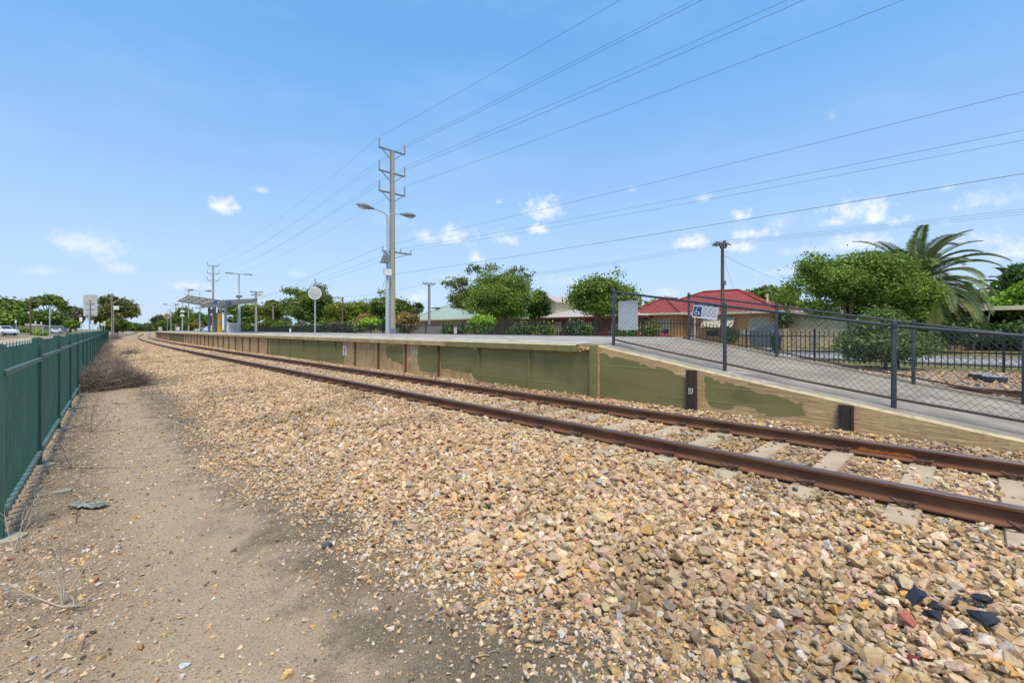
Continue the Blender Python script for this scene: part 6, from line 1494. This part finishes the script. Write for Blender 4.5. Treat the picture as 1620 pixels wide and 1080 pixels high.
# ================================================================ DRY BRUSH, DEAD TWIGS, LITTER
def strands(name, starts, dirs, L, r0, cols, seed, curl=.9, n=6, sides=3, parent=None, grav=.0):
    r = np.random.default_rng(seed); m = len(starts); P = np.array(starts, float); D = np.array(dirs, float); D /= np.linalg.norm(D, axis=1)[:,None]
    pts = [P.copy()]
    for k in range(n):
        D = D+r.normal(0, curl/n, D.shape); D[:,2] -= grav/n; D /= np.linalg.norm(D, axis=1)[:,None]; P = P+D*(L/n)[:,None]; pts.append(P.copy())
    pts = np.stack(pts, 1)                                # m,n+1,3
    A = np.cross(D, r.normal(size=D.shape)); A /= np.linalg.norm(A, axis=1)[:,None]; B = np.cross(D, A); B /= np.linalg.norm(B, axis=1)[:,None]
    rad = r0[:,None]*(1-.75*np.linspace(0,1,n+1))[None]
    V = np.zeros((m, n+1, sides, 3))
    for s in range(sides):
        t = 2*math.pi*s/sides; V[:,:,s] = pts+(A*math.cos(t)+B*math.sin(t))[:,None,:]*rad[:,:,None]
    idx = np.arange(m*(n+1)*sides).reshape(m, n+1, sides); Fs = []
    for s in range(sides):
        s2 = (s+1) % sides; Fs.append(np.stack([idx[:,:-1,s], idx[:,:-1,s2], idx[:,1:,s2], idx[:,1:,s]], -1).reshape(-1,4))
    Fc = np.concatenate(Fs); col = np.concatenate([np.repeat(cols, n, 0)]*sides)
    return npmesh(name, V.reshape(-1,3), Fc, M['brush'], parent, col=col)
def brush_heap(label, spots, n, seed, Ls=(.25,.6), name='dry_brush'):
    r = np.random.default_rng(seed); S = []; D = []
    L = []; C = []
    for (x, y, rx, ry, h), w in spots:
        k = int(n*w); u = r.normal(size=(k,2))*.45; u = u[np.linalg.norm(u, axis=1) < 1.1]; k = len(u)
        x_ = x+u[:,0]*rx; y_ = y+u[:,1]*ry; hz = h*np.clip(1-(u**2).sum(1)*.8, .05, 1)*r.random(k)**.75
        S.append(np.stack([x_, y_, gz(x_, y_)+hz*.9], 1)); d = r.normal(size=(k,3)); d[:,2] = np.abs(d[:,2])*.5-.1; D.append(d); L.append(r.uniform(*Ls, k))
        c = np.array([(.23,.165,.12),(.31,.235,.17),(.165,.115,.085),(.42,.33,.24),(.26,.19,.15)])[r.choice(5, k, p=[.32,.26,.2,.1,.12])]; C.append(c*r.uniform(.8,1.2,(k,1)))
    S = np.concatenate(S); D = np.concatenate(D); L = np.concatenate(L); C = np.concatenate(C)
    o = strands(name, S, D, L, np.full(len(L), .0042)*np.random.default_rng(seed).uniform(.6,1.5,len(L)), C, seed+1, 1.5)
    return tag(o, label, 'dry brush')
def G(px, py): p = atz(px, py, 0.02); return p.x, p.y
sp = []
for px, py, rx, ry, h, w in ((150,618,.45,.55,.62,.2),(170,612,.5,.6,.55,.22),(190,613,.42,.45,.5,.2),(212,612,.4,.4,.35,.14),(160,598,.5,.9,.65,.14),(180,585,.5,1.1,.5,.1)):
    x, y = G(px, py); sp.append(((x, y, rx, ry, h), w))
brush_heap('heap of dry brown brushwood against the green fence', sp, 9000, 61)
sp = []
for px, py, rx, ry, h in ((150,575,.5,1.6,.55),(163,563,.6,2.2,.6),(168,553,.7,3,.5),(205,562,.5,1.5,.15)):
    x, y = G(px, py); sp.append(((x, y, rx, ry, h), .25))
brush_heap('thin grey dead weeds along the foot of the green fence past the brush heap', sp, 2600, 63, (.3,.8))
p = at(182, 530, 75); brush_heap('small brown scrub patch at the far end of the dirt path', [((p.x, p.y, .9, 2.2, .9), 1.0)], 1500, 65, (.5,1.1))
def twig(label, base, stems, mat, seed, name='dead_weed'):
    r = random.Random(seed); b = MB(); x, y = base; z = gzf(x, y)
    for (dx, dy, dz, L, rad) in stems:
        d = Vector((dx,dy,dz)).normalized(); p = Vector((x,y,z)); pts = [p.copy()]; n = 7
        for k in range(n):
            d = (d+Vector((r.gauss(0,.11),r.gauss(0,.11),r.gauss(0,.09)))).normalized(); p = p+d*L/n; p.z = max(p.z, gzf(p.x,p.y)+rad); pts.append(p.copy())
            if k > 1 and r.random() < .75:
                dd = (d+Vector((r.gauss(0,.6),r.gauss(0,.6),r.uniform(-.1,.6)))).normalized(); q = p.copy(); tw = [q.copy()]
                for j in range(4): dd = (dd+Vector((r.gauss(0,.2),r.gauss(0,.2),r.gauss(0,.2)))).normalized(); q = q+dd*L*.08; q.z = max(q.z, gzf(q.x,q.y)+.003); tw.append(q.copy())
                b.tube(tw, [rad*.5, rad*.4, rad*.35, rad*.25, rad*.15], 4)
        b.tube(pts, [rad*(1-.72*k/n) for k in range(n+1)], 5)
    return tag(b.build(name, mat, None, org=(x,y,z)), label, 'dead weed')
fwd = lambda a, b_: (a*CT+b_*ST, -a*ST+b_*CT)     # picture-right, away
def stem(a, b_, up, L, rad): x, y = fwd(a, b_); return (x, y, up, L, rad)
twig('bleached branching dead weed sprawling over the dirt near the bottom left', G(98, 955), [stem(-.12,.1,1,.42,.006), stem(-.3,.25,.9,.40,.005), stem(.15,.35,.9,.40,.005), stem(.5,-.32,.12,.22,.009), stem(.55,-.2,.05,.16,.008), stem(-1,.25,.18,.38,.006), stem(-.05,.3,.9,.33,.004)], M['twig_pale'], 1)
twig('pale dry weed stalks standing by the near end of the green fence', G(22, 872), [stem(-.2,.1,1,.5,.005), stem(.1,.2,.9,.4,.004), stem(-.5,.3,.8,.35,.004), stem(.3,.1,.8,.3,.004)], M['twig_pale'], 2)
twig('thin leaning dead stalks between the near fence posts', G(36, 835), [stem(.1,.2,1,.42,.004), stem(-.2,.4,.9,.38,.004), stem(.5,.1,.6,.3,.004)], M['twig'], 3)
twig('bare dark weed skeleton on the path below the brush heap', G(145, 683), [stem(-.1,0,1,.55,.007), stem(.5,.1,.7,.5,.005), stem(-.7,.2,.5,.55,.005), stem(.9,.2,.3,.45,.005), stem(-.9,-.1,.25,.5,.006)], M['twig_dark'], 4)
twig('upright dark dead stalk close to the third fence post', G(113, 740), [stem(.02,.0,1,.32,.006), stem(-.6,.1,.4,.3,.005)], M['twig_dark'], 5)
twig('tangled pale tendrils on the second fence panel', G(60, 716), [stem(-.3,.1,.9,.4,.004), stem(-.6,.2,.8,.35,.004), stem(.2,0,.8,.25,.004)], M['twig'], 6)
twig('short dark twig stub in front of the faded plastic scrap', G(121, 826), [stem(.03,0,1,.12,.006)], M['twig_dark'], 7)
twig('small dark twig stub near the bottom left corner', G(129, 1027), [stem(.1,0,1,.07,.006), stem(.5,.1,.7,.05,.004)], M['twig_dark'], 8)
def stick(label, px0, py0, px1, py1, rad, mat):
    a, b_ = G(px0, py0), G(px1, py1); b = MB(); n = 6; pts = []
    for i in range(n+1):
        t = i/n; x, y = a[0]+(b_[0]-a[0])*t+R.gauss(0,.006), a[1]+(b_[1]-a[1])*t+R.gauss(0,.006); pts.append((x, y, gzf(x,y)+rad+.004))
    b.tube(pts, [rad*(1-.5*i/n) for i in range(n+1)], 6); tag(b.build('stick', mat, None, org=pts[0]), label, 'stick')
stick('straight dark stick lying on the path below the brush heap', 178, 638, 199, 638.5, .012, M['twig_dark'])
stick('long thin stick lying across the dirt right of the dark stalk', 125, 739, 232, 736, .006, M['twig'])
stick('pale broken stick at the bottom left corner of the dirt', 66, 1076, 92, 1059, .008, M['twig_pale'])
stick('thin straw stick at the edge of the gravel near the bottom', 757, 1041, 784, 1032, .004, M['twig_pale'])
stick('dark thin stick lying by the toe of the loose stones', 770, 1064, 800, 1098, .004, M['twig_dark'])
# crumpled plastic scrap
x, y = G(140, 802); z = gzf(x, y); n0, n1 = 26, 9; V = []
rt = Vector((*fwd(1,0),0)); aw = Vector((*fwd(0,1),0))
for i in range(n0):
    for j in range(n1):
        u, v = i/(n0-1)-.5, j/(n1-1)-.5; q = Vector((x,y,z))+rt*(u*.33+.02*math.sin(j*2.1+i))+aw*(v*.13*(1.2-abs(u)))
        q.z += .006+.05*float(fbm(i*.7, j*1.1+50, 3))+.02*max(0, math.sin(u*9+1))*(.5-abs(v)); V.append(q)
b = MB(); b.add(V, [(i*n1+j, (i+1)*n1+j, (i+1)*n1+j+1, i*n1+j+1) for i in range(n0-1) for j in range(n1-1)])
tag(b.build('plastic_scrap', M['cloth'], None, org=(x,y,z)), 'crumpled faded green plastic scrap lying on the dirt', 'litter')
# flat pale concrete lump under the near post etc
for px, py, sx, lab in ((98, 779, .17, 'flat pale broken slab lying on the dirt beyond the plastic scrap'), (205//3, 738, .15, 'brown split chunk of wood at the foot of the second fence post')):
    x, y = G(px, py); z = gzf(x, y); b = MB(); pts = [(x+sx*.55*math.cos(t)*R.uniform(.7,1.2), y+sx*.4*math.sin(t)*R.uniform(.7,1.2), z-.01) for t in np.linspace(0, 6.283, 9)[:-1]]; b.prism(pts, (0,0,.035))
    tag(b.build('broken_slab' if px > 90 else 'wood_chunk', M['footing'] if px > 90 else M['bark'], None, org=(x,y,z)), lab, 'rubble')
r = np.random.default_rng(77); n = 900; s_ = r.uniform(.8, 9, n); x_ = -.62+s_*.035+np.abs(r.normal(0, .42, n)); x_ = np.minimum(x_, 1.6)
d_ = r.normal(size=(n,3)); d_[:,2] = np.abs(d_[:,2])*.12
o = strands('twig_litter', np.stack([x_, s_, gz(x_, s_)+.004], 1), d_, r.uniform(.02,.13,n), r.uniform(.0008,.0022,n), np.array([(.34,.26,.17),(.2,.15,.1),(.5,.42,.3),(.13,.095,.07)])[r.integers(0,4,n)], 78, .8, 4)
tag(o, 'fine broken twigs and straw scattered on the dirt along the fence', 'litter', kind='stuff')
# ================================================================ SKY AND LIGHT
EL, AZ = math.radians(65), math.radians(216)     # sun behind the camera; azimuth clockwise from +y
W = bpy.data.worlds.new('World'); SC.world = W; W.use_nodes = True; nt = W.node_tree; nt.nodes.clear()
def wn(t, **k):
    n = nt.nodes.new(t)
    for a, b_ in k.items(): setattr(n, a, b_)
    return n
out = wn('ShaderNodeOutputWorld'); bg = wn('ShaderNodeBackground'); sky = wn('ShaderNodeTexSky'); sky.sky_type = 'NISHITA'; sky.sun_disc = False
sky.sun_elevation = EL; sky.sun_rotation = AZ; sky.air_density = 1.0; sky.dust_density = 0.9; sky.ozone_density = 2.2; sky.altitude = 20
def wm(op, a, b_=0.0, c=0.0, clamp=False):
    m = wn('ShaderNodeMath', operation=op); m.use_clamp = clamp
    for i, x in enumerate((a, b_, c)):
        if isinstance(x, (int, float)): m.inputs[i].default_value = x
        else: nt.links.new(x, m.inputs[i])
    return m.outputs[0]
tc = wn('ShaderNodeTexCoord'); sp_ = wn('ShaderNodeSeparateXYZ'); nt.links.new(tc.outputs['Generated'], sp_.inputs[0])
az = wm('ARCTAN2', sp_.outputs[0], sp_.outputs[1]); el = wm('ARCSINE', sp_.outputs[2])
def wnoise(scale, det, rough=.6, sc3=None):
    v = tc.outputs['Generated']
    if sc3: mp = wn('ShaderNodeMapping'); mp.inputs['Scale'].default_value = sc3; nt.links.new(v, mp.inputs[0]); v = mp.outputs[0]
    n = wn('ShaderNodeTexNoise'); n.inputs['Scale'].default_value = scale; n.inputs['Detail'].default_value = det; n.inputs['Roughness'].default_value = rough; nt.links.new(v, n.inputs['Vector']); return n.outputs['Fac']
cn = wnoise(26, 6, .62); cn2 = wnoise(75, 5, .65)
wob = wm('ADD', wm('MULTIPLY', wm('SUBTRACT', cn, .5), 2.6), wm('MULTIPLY', wm('SUBTRACT', cn2, .5), 1.5))
tot = None
CL = [(350,326,20,13,.95),(372,328,8,5,.6),(120,388,45,16,.42),(165,398,48,22,.45),(196,424,25,14,.35),(676,376,20,13,.6),(722,376,22,16,.72),(752,410,13,9,.6),(858,334,27,17,.75),(850,364,18,8,.75),(802,380,16,11,.55),(788,320,6,5,.5),(1098,386,24,14,.85),(1170,340,14,9,.85),(1192,370,30,10,.75),(1168,392,22,10,.65),(1112,314,11,7,.4),(1360,336,38,20,1.0),(1385,346,22,11,.9),(1320,352,24,7,.6),(1350,385,46,14,.6),(1560,318,44,17,.5),(1500,352,12,8,.45),(1545,382,40,15,.6),(1610,400,30,14,.7),(1235,352,22,12,.3),(1315,183,6,10,.18),(1000,300,8,6,.22),(412,301,12,5,.35),(300,452,28,8,.45),(470,434,16,7,.4),(660,470,22,10,.45),(1245,430,40,7,.25),(1055,465,22,8,.4),(625,350,40,12,.16),(1500,298,10,6,.3),(480,462,50,7,.22),(900,445,60,9,.25),(1290,395,40,9,.35),(60,430,40,8,.25),(720,440,40,8,.25),(1470,410,40,9,.4),(1420,350,20,9,.5)]
for px, py, rx, ry, s_ in CL:
    d = Vector(((px-CX)/F, 1.0, (HY-py)/F)); dw = Vector((d.x*CT+d.y*ST, -d.x*ST+d.y*CT, d.z)).normalized()
    a0 = math.atan2(dw.x, dw.y); e0 = math.asin(dw.z); k = d.length
    ra = 1.4*rx/F/(1+((px-CX)/F)**2); re = 1.4*ry/F/math.sqrt(1+((px-CX)/F)**2)
    u = wm('MULTIPLY', wm('SUBTRACT', az, a0), 1/ra); v = wm('MULTIPLY', wm('SUBTRACT', el, e0), 1/re)
    v = wm('MAXIMUM', v, wm('MULTIPLY', v, -1.6))
    dist = wm('SQRT', wm('ADD', wm('MULTIPLY', u, u), wm('MULTIPLY', v, v)))
    q = wm('SUBTRACT', wm('ADD', 1.15, wob), dist)
    mr = wn('ShaderNodeMapRange', interpolation_type='SMOOTHSTEP'); mr.inputs['From Min'].default_value = 0; mr.inputs['From Max'].default_value = 1.5; mr.inputs['To Max'].default_value = min(1, s_*1.2); nt.links.new(q, mr.inputs[0])
    tot = mr.outputs[0] if tot is None else wm('MAXIMUM', tot, mr.outputs[0])
ci = wnoise(3.2, 6, .6, (1,1,3.2)); mr = wn('ShaderNodeMapRange', interpolation_type='SMOOTHSTEP'); mr.inputs['From Min'].default_value = .42; mr.inputs['From Max'].default_value = .8; mr.inputs['To Max'].default_value = .22; nt.links.new(ci, mr.inputs[0])
def wmix(f, a, b_):
    m = wn('ShaderNodeMix', data_type='RGBA')
    for i, x in ((0, f), (6, a), (7, b_)):
        if isinstance(x, (int, float)): m.inputs[i].default_value = x
        elif isinstance(x, tuple): m.inputs[i].default_value = (*x, 1)
        else: nt.links.new(x, m.inputs[i])
    return m.outputs[2]
hs = wn('ShaderNodeHueSaturation'); hs.inputs['Saturation'].default_value = SKY_SAT; hs.inputs['Value'].default_value = 1.0; hs.inputs['Hue'].default_value = SKY_HUE; nt.links.new(sky.outputs[0], hs.inputs['Color'])
lowm = wn('ShaderNodeMapRange'); lowm.inputs['From Min'].default_value = .0; lowm.inputs['From Max'].default_value = .75; lowm.inputs['To Min'].default_value = 1; lowm.inputs['To Max'].default_value = 0; nt.links.new(el, lowm.inputs[0])
low = wm('POWER', wm('MAXIMUM', lowm.outputs[0], 0.0), 2.2)
c = wmix(.62, hs.outputs[0], SKY_TOP)
c = wmix(wm('MULTIPLY', low, .92), c, SKY_LOW)
c = wmix(mr.outputs[0], c, SKY_CIR)
c = wmix(tot, c, SKY_CLOUD)
nt.links.new(c, bg.inputs['Color']); bg.inputs['Strength'].default_value = .13; nt.links.new(bg.outputs[0], out.inputs[0])
sd = bpy.data.lights.new('sun', 'SUN'); sd.energy = 2.7; sd.angle = math.radians(22); sd.color = (1, .90, .74); so = bpy.data.objects.new('sun', sd); COL.objects.link(so)
dv = Vector((math.sin(AZ)*math.cos(EL), math.cos(AZ)*math.cos(EL), math.sin(EL))); so.rotation_euler = dv.to_track_quat('Z', 'Y').to_euler(); so.location = dv*50
vs = SC.view_settings; vs.view_transform = 'Standard'; vs.look = 'None'; vs.exposure = EXPO; vs.gamma = 1
SC.render.resolution_x = 1024; SC.render.resolution_y = 682
SC.cycles.max_bounces = 6; SC.cycles.transparent_max_bounces = 4; SC.cycles.diffuse_bounces = 3
try: SC.cycles.use_denoising = True
except Exception: pass
